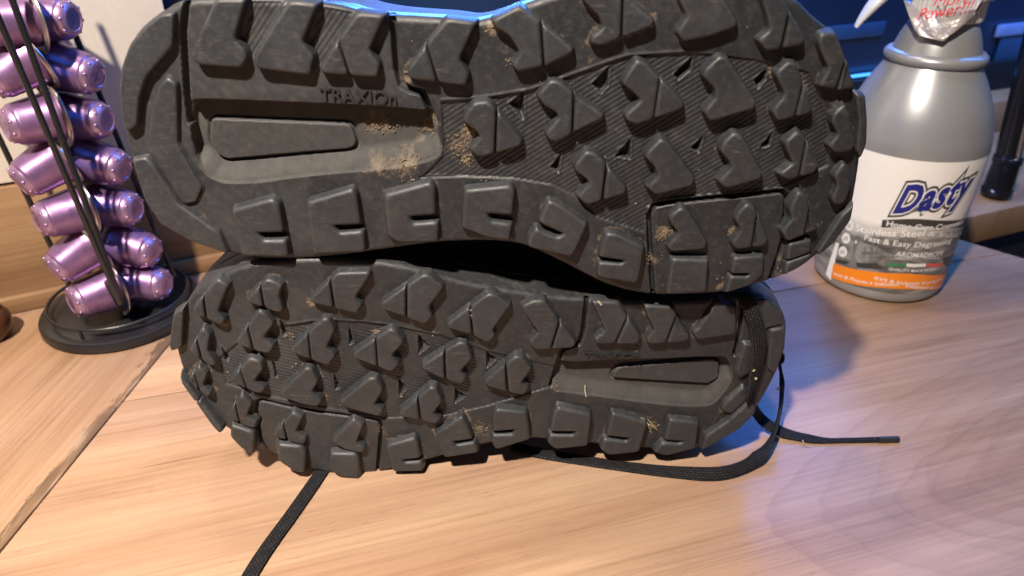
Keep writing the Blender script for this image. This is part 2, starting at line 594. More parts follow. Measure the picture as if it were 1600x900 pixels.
kp('board', -1.6, 0.9, BD, BD + 0.02, -0.02, 0.8, M['navy'])
zl = kz(1360, 113).z
kp('led_strip', -1.6, ks(1405, 100), BD - 0.008, BD - 0.004, zl - 0.0012, zl + 0.0012, M['led'])
zl2 = kz(1568, 101).z
kp('led_strip', ks(1552, 100), 0.9, BD - 0.008, BD - 0.004, zl2 - 0.0012, zl2 + 0.0012, M['led'])
kp('plinth', -1.6, 0.9, BD - 0.012, BD - 0.001, -0.02, zl - 0.004, M['black'])
z0, z1 = kz(1300, 66).z, kz(1300, 40).z
kp('inset_panel', ks(1240, 50), ks(1378, 50), BD - 0.003, BD - 0.001, z0 + 0.002, z1, M['navy2'])
kp('inset_panel', ks(1555, 80), 0.9, BD - 0.003, BD - 0.001, kz(1580, 95).z, kz(1580, 56).z, M['navy2'])
kp('pale_strip', ks(1555, 45), 0.9, BD - 0.005, BD - 0.001, kz(1580, 54).z, kz(1580, 36).z, M['haze_blue'])
kp('mullion', ks(582, 10), ks(588, 10), BD - 0.008, BD - 0.001, zl + 0.01, 0.8, M['haze_blue'])
kp('mullion', ks(515, 10), ks(519, 10), BD - 0.008, BD - 0.001, zl + 0.01, 0.8, M['navy2'])
zz0, zz1 = kz(1552, 182).z, kz(1552, 135).z
tag(kslab('ledge', ks(1480, 150), 0.9, BD - 0.05, BD - 0.0125, -0.0035, max(0.012, zz1), M['wood_top']), 'small wooden ledge at the back of the worktop', 'ledge', kind='structure')

# leaning black and chrome post standing on the worktop
post = tag(empty('chrome_stand', on_z(1556, 302)), 'black and chrome leaning post standing on the worktop at the right edge', 'stand')
pb = on_z(1556, 302)
yv = pb.y
ptop = on_y(1640, -40, yv + 0.02)
pmid = pb + (ptop - pb) * 0.14
M['chrome'] = plain('chrome', (0.45, 0.42, 0.38), 0.18, 1.0)


def rel(pts, o): return [Vector(p) - Vector(o) for p in pts]


v, f = lathe([(0.0125, 0.0), (0.0135, 0.001), (0.0135, 0.005), (0.0125, 0.006), (0.0115, 0.03), (0.0125, 0.031), (0.0125, 0.036), (0.0105, 0.037)], 32)
mesh_obj('foot', v, f, M['blackgloss'], post, 40)
ax = (ptop - pb)
v, f = tube(rel([pb + ax * 0.1, pb + ax * 0.5, ptop], pb), 0.0085, 20)
mesh_obj('post', v, f, M['blackgloss'], post, 40)
side = Vector((0.006, -0.009, 0))
v, f = tube(rel([pb + ax * 0.11 + side, pb + ax * 0.5 + side, ptop + side], pb), 0.0028, 12)
mesh_obj('chrome_rod', v, f, M['chrome'], post, 40)

# ------------------------------------------------------------------ polygon tools for the soles
def poly_dist(P, X, Z):
    """signed distance (negative inside) and nearest point"""
    best = np.full(X.shape, 1e9)
    nx, nz = np.zeros_like(X), np.zeros_like(X)
    ins = np.zeros(X.shape, bool)
    n = len(P)
    for i in range(n):
        ax_, az = P[i]
        bx, bz = P[(i + 1) % n]
        dx, dz = bx - ax_, bz - az
        L = dx * dx + dz * dz + 1e-18
        t = np.clip(((X - ax_) * dx + (Z - az) * dz) / L, 0, 1)
        qx, qz = ax_ + t * dx, az + t * dz
        d = (X - qx) ** 2 + (Z - qz) ** 2
        m = d < best
        best[m] = d[m]
        nx[m], nz[m] = qx[m], qz[m]
        if az != bz:
            c = ((az > Z) != (bz > Z)) & (X < (bx - ax_) * (Z - az) / (bz - az) + ax_)
            ins ^= c
    d = np.sqrt(best)
    return np.where(ins, -d, d), nx, nz


def line_dist(P, X, Z):
    best = np.full(X.shape, 1e9)
    for i in range(len(P) - 1):
        ax_, az = P[i]
        bx, bz = P[i + 1]
        dx, dz = bx - ax_, bz - az
        L = dx * dx + dz * dz + 1e-18
        t = np.clip(((X - ax_) * dx + (Z - az) * dz) / L, 0, 1)
        best = np.minimum(best, (X - ax_ - t * dx) ** 2 + (Z - az - t * dz) ** 2)
    return np.sqrt(best)


def area2(P):
    return sum(P[i][0] * P[(i + 1) % len(P)][1] - P[(i + 1) % len(P)][0] * P[i][1] for i in range(len(P)))


def offset(P, d):
    """positive d grows a counter-clockwise polygon"""
    n = len(P)
    out = []
    for i in range(n):
        a, b, c = np.array(P[i - 1]), np.array(P[i]), np.array(P[(i + 1) % n])
        e1, e2 = b - a, c - b
        e1 /= np.linalg.norm(e1) + 1e-12
        e2 /= np.linalg.norm(e2) + 1e-12
        n1, n2 = np.array([e1[1], -e1[0]]), np.array([e2[1], -e2[0]])
        m = n1 + n2
        l = m.dot(m)
        if l < 0.25: m = n1 * 1.0
        else: m = m * 2 / l
        if np.linalg.norm(m) > 1.9: m = m / np.linalg.norm(m) * 1.9
        out.append(tuple(b + m * d))
    return out


def rounded(P, r, seg=2):
    n = len(P)
    out = []
    for i in range(n):
        a, b, c = np.array(P[i - 1]), np.array(P[i]), np.array(P[(i + 1) % n])
        la, lc = np.linalg.norm(a - b), np.linalg.norm(c - b)
        p = b + (a - b) / (la + 1e-12) * min(r, la * 0.38)
        q = b + (c - b) / (lc + 1e-12) * min(r, lc * 0.38)
        for k in range(seg + 1):
            t = k / seg
            out.append(tuple((1 - t) ** 2 * p + 2 * t * (1 - t) * b + t * t * q))
    return out


def sstep(x, a, b):
    t = np.clip((x - a) / (b - a), 0, 1)
    return t * t * (3 - 2 * t)


class Shoe:
    def __init__(s, name, y0, yaw, xr, toe_x, toe_dir, label):
        s.lugpolys = []
        s.y0, s.yaw, s.xr, s.toe_x, s.toe_dir = y0, yaw, xr, toe_x, toe_dir
        s.root = tag(empty(name), label, 'shoe', 'pair of trail shoes')

    def surf(s, x, z):
        sp = np.maximum(0, (x - s.toe_x) * s.toe_dir)
        return s.y0 + s.yaw * (x - s.xr) + 1.6 * sp ** 2 + 0.0 * z

    def px(s, u, v, h=0.0):
        y = s.y0
        for _ in range(6):
            p = on_y(u, v, y)
            y = float(s.surf(p.x, p.z)) - h
        return (p.x, p.z)

    def pxs(s, L, h=0.0): return [s.px(u, v, h) for u, v in L]

    def base(s, outline, ribs, smooth, grooves, cavity, plate, pits, mask, spots, ridges, films):
        P = [tuple(p) for p in catmull(s.pxs(outline), 4, True)]
        if area2(P) < 0: P = P[::-1]
        s.P = P
        A = np.array(P)
        st = 0.00042
        xs = np.arange(A[:, 0].min() - 2 * st, A[:, 0].max() + 2 * st, st)
        zs_ = np.arange(A[:, 1].min() - 2 * st, A[:, 1].max() + 2 * st, st)
        X, Z = np.meshgrid(xs, zs_, indexing='ij')
        d, nx, nz = poly_dist(P, X, Z)
        inside = d < 0
        keep = inside[:-1, :-1] | inside[1:, :-1] | inside[:-1, 1:] | inside[1:, 1:]
        out = ~inside
        X = np.where(out, nx, X)
        Z = np.where(out, nz, Z)
        din = np.where(inside, -d, 0.0)
        h = np.zeros_like(X)
        dust = np.zeros_like(X)
        film = np.zeros_like(X)
        # ribbed fields, a little lower than the smooth rim
        for pl, ang, cross in ribs:
            q, _, _ = poly_dist(s.pxs(pl), X, Z)
            m = sstep(-q, -0.0002, 0.0007)
            h -= 0.0009 * m
            c, sn_ = math.cos(ang), math.sin(ang)
            t = (-X * sn_ + Z * c)
            rib = 0.5 + 0.5 * np.cos(2 * np.pi * t / 0.00178)
            rib = sstep(rib, 0.25, 0.8)
            if cross:
                t2 = (X * sn_ + Z * c)
                rib2 = sstep(0.5 + 0.5 * np.cos(2 * np.pi * t2 / 0.0021), 0.3, 0.8)
                k = sstep(np.sin(X * 260) * np.cos(Z * 330), -0.1, 0.1)
                rib = rib * k + rib2 * (1 - k)
            h += 0.00022 * rib * m
        for pl in smooth:
            q, _, _ = poly_dist(s.pxs(pl), X, Z)
            h += 0.0006 * sstep(-q, -0.0002, 0.0008)
        for ln, wpx, dep in grooves:
            q = line_dist(s.pxs(ln), X, Z)
            wd = wpx * 0.5 * 0.00026
            h -= dep * (1 - sstep(q, wd * 0.75, wd * 1.25 + 0.0003))
        for pl in pits:
            q, _, _ = poly_dist(s.pxs(pl), X, Z)
            h -= 0.0034 * sstep(-q, -0.0003, 0.0012)
            h += 0.0004 * np.exp(-(q / 0.0007) ** 2) * (q > 0)
            dust = np.maximum(dust, 0.25 * (q < 0))
        for ln in ridges:
            q = line_dist(s.pxs(ln), X, Z)
            h += 0.0004 * np.exp(-(q / 0.0006) ** 2)
        if cavity:
            C = s.pxs(cavity[0])
            q, _, _ = poly_dist([tuple(p) for p in catmull(C, 3, True)], X, Z)
            # floor deep at the upper edge, ramping up to the lower rim
            lo = s.pxs(cavity[1])
            dl = line_dist(lo, X, Z)
            dep = cavity[2] * (0.16 + 0.84 * sstep(dl, 0.0008, cavity[3]))
            m = sstep(-q, -0.0001, 0.0009)
            h = h * (1 - m) - dep * m
            if cavity[4]:
                q2, _, _ = poly_dist(rounded(s.pxs(cavity[4]), 0.002), X, Z)
                h += m * cavity[5] * sstep(-q2, -0.0002, 0.0005)
                h -= m * 0.0011 * np.exp(-((q2 - 0.0005) / 0.0006) ** 2)
                film = np.maximum(film, 0.35 * (q2 < 0))
            film = np.maximum(film, np.where(q < 0, 0.75 * np.where(q2 < 0, 0.45, 1.0), 0))
        h += 0.00006 * np.sin(X * 900 + Z * 300) * np.sin(Z * 700)
        # rolled rim
        r = 0.0028
        k = np.clip(din, 0, r)
        h -= r - np.sqrt(np.maximum(0, r * r - (r - k) ** 2))
        for (u, v, rad, a) in spots:
            cx, cz = s.px(u, v)
            rr = rad * 0.00027
            dust = np.maximum(dust, a * np.exp(-((X - cx) ** 2 + (Z - cz) ** 2) / (rr * rr)))
        for pl, a in films:
            q, _, _ = poly_dist(s.pxs(pl), X, Z)
            film = np.maximum(film, a * sstep(-q, -0.004, 0.004))
        Y = s.surf(X, Z) - h
        s.grid = (xs, zs_, h)
        s.din = din
        idx = np.full(X.shape, -1, int)
        use = np.zeros(X.shape, bool)
        use[:-1, :-1] |= keep
        use[1:, :-1] |= keep
        use[:-1, 1:] |= keep
        use[1:, 1:] |= keep
        s.field = (X, Z, dust, use)
        idx[use] = np.arange(use.sum())
        co = np.stack([X[use], Y[use], Z[use]], 1)
        I, J = np.nonzero(keep)
        faces = np.stack([idx[I, J], idx[I + 1, J], idx[I + 1, J + 1], idx[I, J + 1]], 1)
        me = bpy.data.meshes.new('outsole')
        me.vertices.add(len(co))
        me.vertices.foreach_set('co', co.astype('f').ravel())
        me.loops.add(faces.size)
        me.loops.foreach_set('vertex_index', faces.astype('i').ravel())
        me.polygons.add(len(faces))
        me.polygons.foreach_set('loop_start', (np.arange(len(faces)) * 4).astype('i'))
        me.update(calc_edges=True)
        me.polygons.foreach_set('use_smooth', np.ones(len(faces), bool))
        for nm, arr in (('dust', dust), ('film', film)):
            at = me.attributes.new(nm, 'FLOAT', 'POINT')
            at.data.foreach_set('value', arr[use].astype('f'))
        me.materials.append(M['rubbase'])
        s.outsole = link(bpy.data.objects.new('outsole', me), s.root)

    def settle_dust(s):
        """dry dust packed round the feet of the lugs"""
        X, Z, dust, use = s.field
        xs, zs_, _ = s.grid
        st = xs[1] - xs[0]
        for P, a in s.lugpolys:
            A = np.array(P)
            i0, i1 = [int(np.clip((v - xs[0]) / st, 0, len(xs) - 1)) for v in (A[:, 0].min() - 0.004, A[:, 0].max() + 0.004)]
            j0, j1 = [int(np.clip((v - zs_[0]) / st, 0, len(zs_) - 1)) for v in (A[:, 1].min() - 0.004, A[:, 1].max() + 0.004)]
            if i1 <= i0 or j1 <= j0: continue
            q, _, _ = poly_dist(P, X[i0:i1, j0:j1], Z[i0:i1, j0:j1])
            dust[i0:i1, j0:j1] = np.maximum(dust[i0:i1, j0:j1], a * np.exp(-(np.maximum(q, 0) / 0.0028) ** 2))
        s.outsole.data.attributes['dust'].data.foreach_set('value', dust[use].astype('f'))

    def inside(s, x, z):
        xs, zs_, _ = s.grid
        i, j = int((x - xs[0]) / (xs[1] - xs[0])), int((z - zs_[0]) / (zs_[1] - zs_[0]))
        return 0 <= i < len(xs) and 0 <= j < len(zs_) and s.din[i, j] > 0.003

    def floor_h(s, x, z):
        xs, zs_, h = s.grid
        i = int(np.clip((x - xs[0]) / (xs[1] - xs[0]), 0, len(xs) - 1))
        j = int(np.clip((z - zs_[0]) / (zs_[1] - zs_[0]), 0, len(zs_) - 1))
        return h[i, j]

    def lug(s, px, sipe=None, ht=0.0042, ch=0.0011, name='lug', flare=0.0009, parent=None, sw=0.0009):
        base = s.pxs(px, ht - 0.0006)
        if area2(base) < 0: base = base[::-1]
        pieces = [base]
        if sipe:
            a, b = s.pxs(sipe, ht)
            dx, dz = b[0] - a[0], b[1] - a[1]
            l = math.hypot(dx, dz)
            n = (-dz / l, dx / l)
            hw = sw * 0.5
            pieces = [clip(base, (a[0] + n[0] * hw, a[1] + n[1] * hw), n), clip(base, (a[0] - n[0] * hw, a[1] - n[1] * hw), (-n[0], -n[1]))]
        V, Fc = [], []
        s.lugpolys.append((base, random.uniform(0.05, 0.60)))
        jit = random.uniform(-0.00035, 0.00025)
        tx, tz = random.uniform(-0.025, 0.025), random.uniform(-0.025, 0.025)
        for P in pieces:
            if len(P) < 3 or abs(area2(P)) < 2e-6: continue
            # drop near-duplicate points
            Q = []
            for p in P:
                if not Q or math.hypot(p[0] - Q[-1][0], p[1] - Q[-1][1]) > 0.0003: Q.append(p)
            if math.hypot(Q[0][0] - Q[-1][0], Q[0][1] - Q[-1][1]) < 0.0003: Q.pop()
            cx = sum(p[0] for p in Q) / len(Q)
            cz = sum(p[1] for p in Q) / len(Q)
            rings = [(-ch - 0.0003, ht), (-ch, ht), (-ch * 0.45, ht - ch * 0.22), (0.0, ht - ch * 0.75), (0.00012, ht - ch * 1.2), (flare * 0.55, ht * 0.35), (flare, -0.0012)]
            k0 = len(V)
            m = None
            for (o, hh) in rings:
                rr = rounded(offset(Q, o), 0.0015, 3)
                m = len(rr)
                for (x, z) in rr:
                    hx = hh + jit + (tx * (x - cx) + tz * (z - cz) if hh > 0.001 else 0)
                    V.append((x, float(s.surf(x, z)) - hx, z))
            Fc.append(tuple(k0 + i for i in range(m)))
            for j in range(len(rings) - 1):
                for i in range(m):
                    k = (i + 1) % m
                    Fc.append((k0 + j * m + i, k0 + j * m + k, k0 + (j + 1) * m + k, k0 + (j + 1) * m + i))
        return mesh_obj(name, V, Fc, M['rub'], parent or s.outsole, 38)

    def letters(s, text, p0, p1, hpx, cond=1.0):
        a, b = s.px(*p0, 0.0), s.px(*p1, 0.0)
        me = text_mesh(text, 1.0, 0.012)
        co = np.array([v.co[:] for v in me.vertices])
        w_ = co[:, 0].max() - co[:, 0].min()
        hh = 0.72
        L = math.hypot(b[0] - a[0], b[1] - a[1])
        ex = np.array([(b[0] - a[0]) / L, (b[1] - a[1]) / L])
        ez = np.array([-ex[1], ex[0]])
        hm = hpx * 0.000262
        V = []
        for c in co:
            t = (c[0] - co[:, 0].min()) / w_ * L
            q = (c[1] / hh) * hm
            x, z = a[0] + ex[0] * t + ez[0] * q, a[1] + ex[1] * t + ez[1] * q
            V.append((x, float(s.surf(x, z)) - 0.0010, z))
        V2 = V + [(x, y + 0.0016, z) for x, y, z in V]
        n = len(V)
        fs = [tuple(p.vertices) for p in me.polygons]
        ecount = {}
        for f_ in fs:
            for i in range(len(f_)):
                e = (f_[i], f_[(i + 1) % len(f_)])
                k = tuple(sorted(e))
                ecount.setdefault(k, []).append(e)
        side_f = [(e[0][0], e[0][1], e[0][1] + n, e[0][0] + n) for e in ecount.values() if len(e) == 1]
        return mesh_obj('lettering', V2, fs + side_f, M['letter'], s.outsole)

    def body(s, depths, centre_px, open_from, flare=0.0008, bulge=lambda x, z: 0.0, zmin=None, lean=0.0):
        """side wall, midsole and fabric upper behind the sole"""
        P = s.P
        n = len(P)
        A = np.array(P)
        x0, x1 = A[:, 0].min(), A[:, 0].max()
        Cl = catmull(s.pxs(centre_px), 12)
        Cl = np.array(Cl)

        def cz(x): return float(np.interp(x, Cl[:, 0], Cl[:, 1]) if Cl[0, 0] < Cl[-1, 0] else np.interp(x, Cl[::-1, 0], Cl[::-1, 1]))

        def f_len(x): return ((x - x0) / (x1 - x0)) if s.toe_dir > 0 else ((x1 - x) / (x1 - x0))
        def cl(z):
            if zmin is not None: z = max(z, zmin)
            return z

        def lean_at(x, z): return lean * float(sstep(np.array(z - cz(x)), 0.01, 0.03))

        def ring(off, dep):
            Q = offset(P, off) if off else P
            return [(x, float(s.surf(x0 if x < x0 else x1 if x > x1 else x, z)) + dep, cl(z - lean_at(x, z) * dep)) for (x, z) in Q]
        def strip(name, rings, mat, sm=50):
            V = [p for r_ in rings for p in r_]
            Fc = []
            for j in range(len(rings) - 1):
                for i in range(n):
                    k = (i + 1) % n
                    Fc.append((j * n + i, j * n + k, (j + 1) * n + k, (j + 1) * n + i))
            return mesh_obj(name, V, Fc, mat, s.root, sm)
        strip('sidewall', [ring(0, 0.0027), ring(0.0002, 0.005), ring(flare * 0.6, 0.010), ring(flare, 0.0135), ring(flare * 0.2, 0.0142)], M['rubside'])
        strip('midsole', [ring(flare * 0.2, 0.0141), ring(flare * 0.2, 0.0150), ring(flare, 0.0155), ring(flare * 1.1, 0.021), ring(flare * 0.9, 0.027), ring(-0.001, 0.0285)], M['rubside'])
        dx, dv = depths
        rings = []
        K = 12
        for j in range(K + 1):
            t = j / K
            rr = []
            for (x, z) in P:
                s_ = f_len(x)
                amax = float(np.interp(s_, [0, open_from * 0.75, open_from, open_from + 0.18, 1], [0.30, 0.40, 0.62, 0.96, 0.99]))
                dt = float(np.interp(s_, dx, dv))
                th = t * math.pi / 2
                a = amax * (1 - math.cos(th)) ** 1.6
                xc = x0 + (x1 - x0) * (0.10 + 0.80 * (x - x0) / (x1 - x0))
                xq, zq = x + (xc - x) * a, z + (cz(xc) - z) * a + bulge(x, z) * math.sin(min(1, t * 2.2) * math.pi / 2) * (1 - a) - lean_at(x, z) * (0.0283 + 0.02 * math.sin(th))
                ins = 0.0012
                y = float(s.surf(min(max(x, x0), x1), z)) + 0.0283 + (dt - 0.0283) * math.sin(th)
                rr.append((xq, y, cl(zq)))
            rings.append(rr)
        top = rings[-1]
        strip('upper', rings, M['fabric'], 80)
        # lining: goes back down inside
        inner = [top]
        for j in range(1, 6):
            t = j / 5
            rr = []
            for (p, q) in zip(top, P):
                s_ = f_len(q[0])
                rr.append((p[0] + (q[0] - p[0]) * 0.35 * t * (1 if s_ < open_from + .2 else 0), p[1] + (float(s.surf(q[0], q[1])) + 0.032 - p[1]) * t, cl(p[2] + 0.002 + (q[1] - p[2]) * 0.35 * t)))
            inner.append(rr)
        strip('lining', inner, M['lining'], 80)


def text_mesh(text, size, off=0.0, shear=0.0, align='LEFT', space=1.0):
    cu = bpy.data.curves.new('t', 'FONT')
    cu.body = text
    cu.size = size
    cu.offset = off
    cu.shear = shear
    cu.align_x = align
    cu.space_character = space
    cu.resolution_u = 3
    o = bpy.data.objects.new('t', cu)
    COL.objects.link(o)
    bpy.context.view_layer.update()
    dg = bpy.context.evaluated_depsgraph_get()
    me = bpy.data.meshes.new_from_object(o.evaluated_get(dg))
    bpy.data.objects.remove(o, do_unlink=True)
    bpy.data.curves.remove(cu)
    return me


def crumbs(shoe, spots, name='dirt'):
    """dried mud clots stuck in the tread, one mass"""
    ico = bmesh.new()
    bmesh.ops.create_icosphere(ico, subdivisions=1, radius=1)
    bv = [v.co.copy() for v in ico.verts]
    bf = [tuple(v.index for v in f.verts) for f in ico.faces]
    ico.free()
    V, Fc = [], []
    for (u, v, spread, cnt, hh) in spots:
        for _ in range(cnt):
            uu, vv = random.gauss(u, spread), random.gauss(v, spread * 0.8)
            x, z = shoe.px(uu, vv, hh)
            r = min(abs(random.gauss(0, 0.00024)) + 0.00011, 0.0007)
            if not shoe.inside(x, z): continue
            h_ = (shoe.floor_h(x, z) if hh == 0 else hh)
            y = float(shoe.surf(x, z)) - h_
            o = len(V)
            rot = Matrix.Rotation(random.uniform(0, 6), 3, Vector((random.random(), random.random(), random.random() + .1)).normalized())
            for b in bv:
                p = rot @ Vector((b.x * r * random.uniform(0.7, 1.4), b.y * r * random.uniform(0.5, 0.9), b.z * r * random.uniform(0.7, 1.3)))
                V.append((x + p.x, y + p.y, z + p.z))
            Fc += [tuple(i + o for i in f_) for f_ in bf]
    return tag(mesh_obj(name, V, Fc, M['dirt'], shoe.root, 60), kind='stuff')


# ------------------------------------------------------------------ the upper shoe (toe to the right)
XU = on_y(1130, 225, 0.28).x
U = Shoe('trail_shoe', 0.2795, 0.0, 0.0, XU, 1, 'black trail shoe on top, toe to the right, muddy sole facing out')
U_OUT = [(290, 0), (252, 19), (221, 42), (201, 70), (189, 105), (186, 140), (189, 175), (195, 212), (201, 237), (210, 265), (227, 312), (252, 350), (300, 377),
         (357, 397), (400, 405), (450, 407), (525, 402), (600, 392), (675, 382), (725, 379), (775, 379), (820, 386), (875, 410), (907, 427), (950, 447), (1000, 460),
         (1055, 463), (1136, 458), (1172, 449), (1239, 427), (1278, 400), (1303, 378), (1323, 350), (1335, 314), (1345, 253), (1349, 200), (1342, 150), (1328, 105),
         (1310, 60), (1292, 42), (1270, 24), (1245, 0), (1195, -26), (1120, -42), (1030, -46), (950, -34), (880, -13), (830, 3), (790, 20), (745, 33), (700, 29), (612, 24),
         (562, 18), (522, 8), (447, 0), (370, -3)]
U.base(U_OUT,
       ribs=[([(688, 158), (755, 153), (830, 140), (947, 98), (982, 87), (1075, 81), (1180, 92), (1265, 112), (1295, 180), (1295, 260), (1222, 294), (1042, 311), (1012, 325),
               (1008, 365), (930, 340), (900, 306), (862, 288), (800, 278), (725, 275), (660, 275), (690, 245), (692, 220)], R(33), False),
             ([(392, 2), (445, 2), (395, 92), (374, 66)], R(50), False), ([(500, 10), (555, 20), (502, 105), (480, 72)], R(50), False)],
       smooth=[],
       grooves=[([(291, 0), (286, 50), (289, 100), (292, 150), (297, 190)], 7, 0.0040), ([(611, 25), (616, 50), (620, 107), (627, 132), (641, 140), (660, 145), (668, 165), (681, 190)], 8, 0.0042),
                ([(1021, 462), (1018, 420), (1015, 364), (1014, 336), (1022, 322), (1042, 317), (1130, 308), (1222, 299), (1229, 305), (1228, 330), (1224, 350), (1226, 364), (1219, 392), (1204, 436)], 6, 0.0032),
                ([(657, 277), (725, 275), (800, 278), (862, 288), (900, 306), (917, 326)], 2, 0.0006),
                ([(282, 322), (307, 300)], 1.5, 0.0004)],
       cavity=([(298, 162), (320, 155), (440, 159), (560, 164), (655, 171), (676, 178), (685, 212), (690, 230), (683, 246), (650, 257), (587, 266), (525, 271), (450, 279), (410, 285), (360, 287), (332, 280), (315, 265), (303, 240), (297, 200)],
               [(315, 268), (332, 282), (360, 289), (410, 287), (450, 281), (525, 273), (587, 268), (650, 259), (684, 248)], 0.0062, 0.0095,
               [(322, 190), (545, 199), (555, 230), (546, 239), (472, 245), (347, 256), (332, 247), (321, 228)], 0.0016),
       plate=None,
       pits=[[(819, 143), (819, 190), (795, 163)], [(952, 104), (950, 135), (940, 148), (925, 132)], [(1083, 88), (1080, 110), (1060, 126), (1053, 117)], [(1200, 107), (1197, 125), (1185, 140), (1179, 125)],
             [(877, 240), (873, 272), (860, 262)], [(986, 217), (985, 250), (961, 245)], [(1100, 212), (1092, 240), (1080, 232)], [(1208, 207), (1203, 230), (1187, 232)]],
       mask=None,
       spots=[(585, 198, 22, 0.95), (600, 205, 14, .8), (668, 200, 16, .9), (655, 222, 14, .7), (735, 212, 24, .75), (710, 228, 22, .6), (630, 255, 28, .8), (590, 258, 24, .7), (728, 250, 12, .8), (650, 290, 14, .6), (770, 45, 14, .8),
              (790, 80, 12, .6), (645, 100, 14, .8), (634, 125, 12, .75), (1035, 365, 16, .8), (1020, 410, 12, .6), (1145, 362, 14, .7), (1130, 445, 16, .7), (1222, 430, 16, .7), (1235, 352, 12, .7), (1285, 120, 14, .6), (1062, 60, 10, .5),
              (300, 180, 8, .5), (620, 268, 20, .5), (540, 255, 20, .45), (1215, 405, 14, .6), (925, 95, 10, .5)],
       ridges=[[(690, 156), (755, 152), (830, 139), (947, 97), (982, 86), (1075, 80)], [(232, 246), (245, 260), (282, 322), (342, 363)]],
       films=[([(200, 60), (290, 10), (600, 30), (640, 150), (300, 150), (290, 300), (480, 280), (480, 390), (300, 370), (200, 220)], 0.22)])
u = U.lug
TOPH = 0.0044
u([(336, -1), (383, -1), (366, 60), (383, 80), (386, 93), (375, 106), (307, 101), (298, 86), (310, 55)], ht=TOPH)
u([(452, 2), (496, 6), (472, 65), (490, 88), (484, 118), (402, 107), (395, 92), (420, 50)], ht=TOPH)
u([(558, 20), (601, 24), (577, 78), (593, 100), (590, 121), (505, 115), (500, 107), (530, 60)], [(530, 72), (544, 115)], ht=TOPH)
u([(698, 29), (744, 35), (718, 92), (733, 116), (728, 134), (642, 123), (636, 110), (665, 70)], [(670, 85), (684, 130)], ht=TOPH)
u([(769, 31), (812, 9), (842, 32), (896, 77), (892, 84), (855, 102), (808, 112), (800, 100), (813, 82), (797, 57), (773, 42)], [(846, 42), (850, 100)], ht=TOPH)
u([(905, -20), (965, -24), (985, 2), (1023, 32), (1019, 42), (971, 60), (938, 72), (923, 68), (926, 57), (943, 42), (935, 25), (912, 2)], [(974, 7), (972, 60)], ht=TOPH)
u([(1060, -28), (1108, -28), (1133, 2), (1153, 34), (1150, 43), (1112, 57), (1068, 66), (1058, 50), (1074, 25), (1062, 0)], ht=TOPH)
u([(1186, -18), (1215, -18), (1237, 25), (1258, 60), (1255, 70), (1198, 80), (1184, 62), (1203, 47), (1198, 22)], [(1233, 30), (1222, 78)], ht=TOPH)
u([(1283, 52), (1306, 51), (1325, 100), (1335, 138), (1312, 141), (1280, 135), (1296, 107), (1286, 87), (1279, 65)], [(1322, 100), (1311, 135)], ht=TOPH)
u([(1302, 178), (1320, 162), (1330, 190), (1337, 225), (1330, 236), (1305, 239), (1295, 228), (1310, 210), (1300, 192)], ht=TOPH)
u([(1337, 145), (1352, 151), (1355, 190), (1354, 226), (1345, 248), (1338, 235), (1342, 190)], ht=0.003)
# centre rows
MH = 0.0043
u([(740, 160), (762, 157), (776, 172), (816, 220), (812, 229), (772, 241), (746, 246), (734, 233), (751, 214), (745, 205), (726, 192), (725, 182)], [(776, 180), (774, 242)], ht=MH)
u([(860, 125), (875, 127), (900, 150), (943, 179), (941, 186), (895, 208), (872, 221), (859, 220), (852, 208), (873, 184), (870, 176), (850, 165), (839, 150)], [(897, 148), (895, 212)], ht=MH)
u([(995, 92), (1010, 99), (1027, 117), (1068, 160), (1067, 170), (995, 195), (980, 189), (977, 179), (1001, 157), (995, 149), (972, 130), (976, 120)], [(1031, 128), (1023, 182)], ht=MH, sw=0.0005)
u([(1124, 87), (1136, 90), (1181, 160), (1178, 170), (1110, 190), (1100, 174), (1118, 152), (1117, 138), (1099, 120), (1101, 109)], ht=MH)
u([(1231, 96), (1243, 97), (1270, 168), (1267, 177), (1215, 190), (1207, 173), (1227, 148), (1217, 127), (1212, 114)], [(1255, 138), (1244, 182)], ht=MH, sw=0.0006)
u([(916, 235), (932, 240), (950, 262), (978, 294), (977, 303), (917, 321), (902, 308), (921, 287), (917, 280), (900, 268), (898, 257)], [(948, 262), (942, 314)], ht=MH)
u([(1032, 216), (1043, 222), (1086, 280), (1083, 291), (1025, 305), (1011, 293), (1028, 275), (1023, 260), (1009, 247), (1011, 238)], ht=MH)
u([(1147, 206), (1159, 212), (1191, 270), (1188, 279), (1135, 294), (1122, 283), (1142, 262), (1140, 252), (1125, 235), (1130, 222)], ht=MH)
u([(1246, 204), (1258, 215), (1280, 258), (1273, 270), (1230, 281), (1217, 272), (1240, 255), (1230, 236), (1226, 222)], [(1259, 230), (1250, 276)], ht=MH, sw=0.0006)
u([(1318, 254), (1327, 262), (1331, 289), (1320, 318), (1305, 321), (1300, 311), (1309, 289), (1303, 275)], ht=MH)
u([(1064, 324), (1073, 328), (1106, 380), (1101, 390), (1050, 394), (1042, 386), (1061, 364), (1046, 345), (1049, 335)], ht=MH)
u([(1166, 318), (1177, 321), (1201, 375), (1195, 384), (1151, 390), (1143, 380), (1158, 358), (1149, 344), (1151, 335)], [(1183, 345), (1176, 388)], ht=MH, sw=0.0007)
u([(1247, 299), (1258, 303), (1268, 330), (1278, 357), (1255, 367), (1230, 377), (1221, 361), (1237, 342), (1234, 325)], [(1266, 330), (1258, 368)], ht=MH, sw=0.0007)
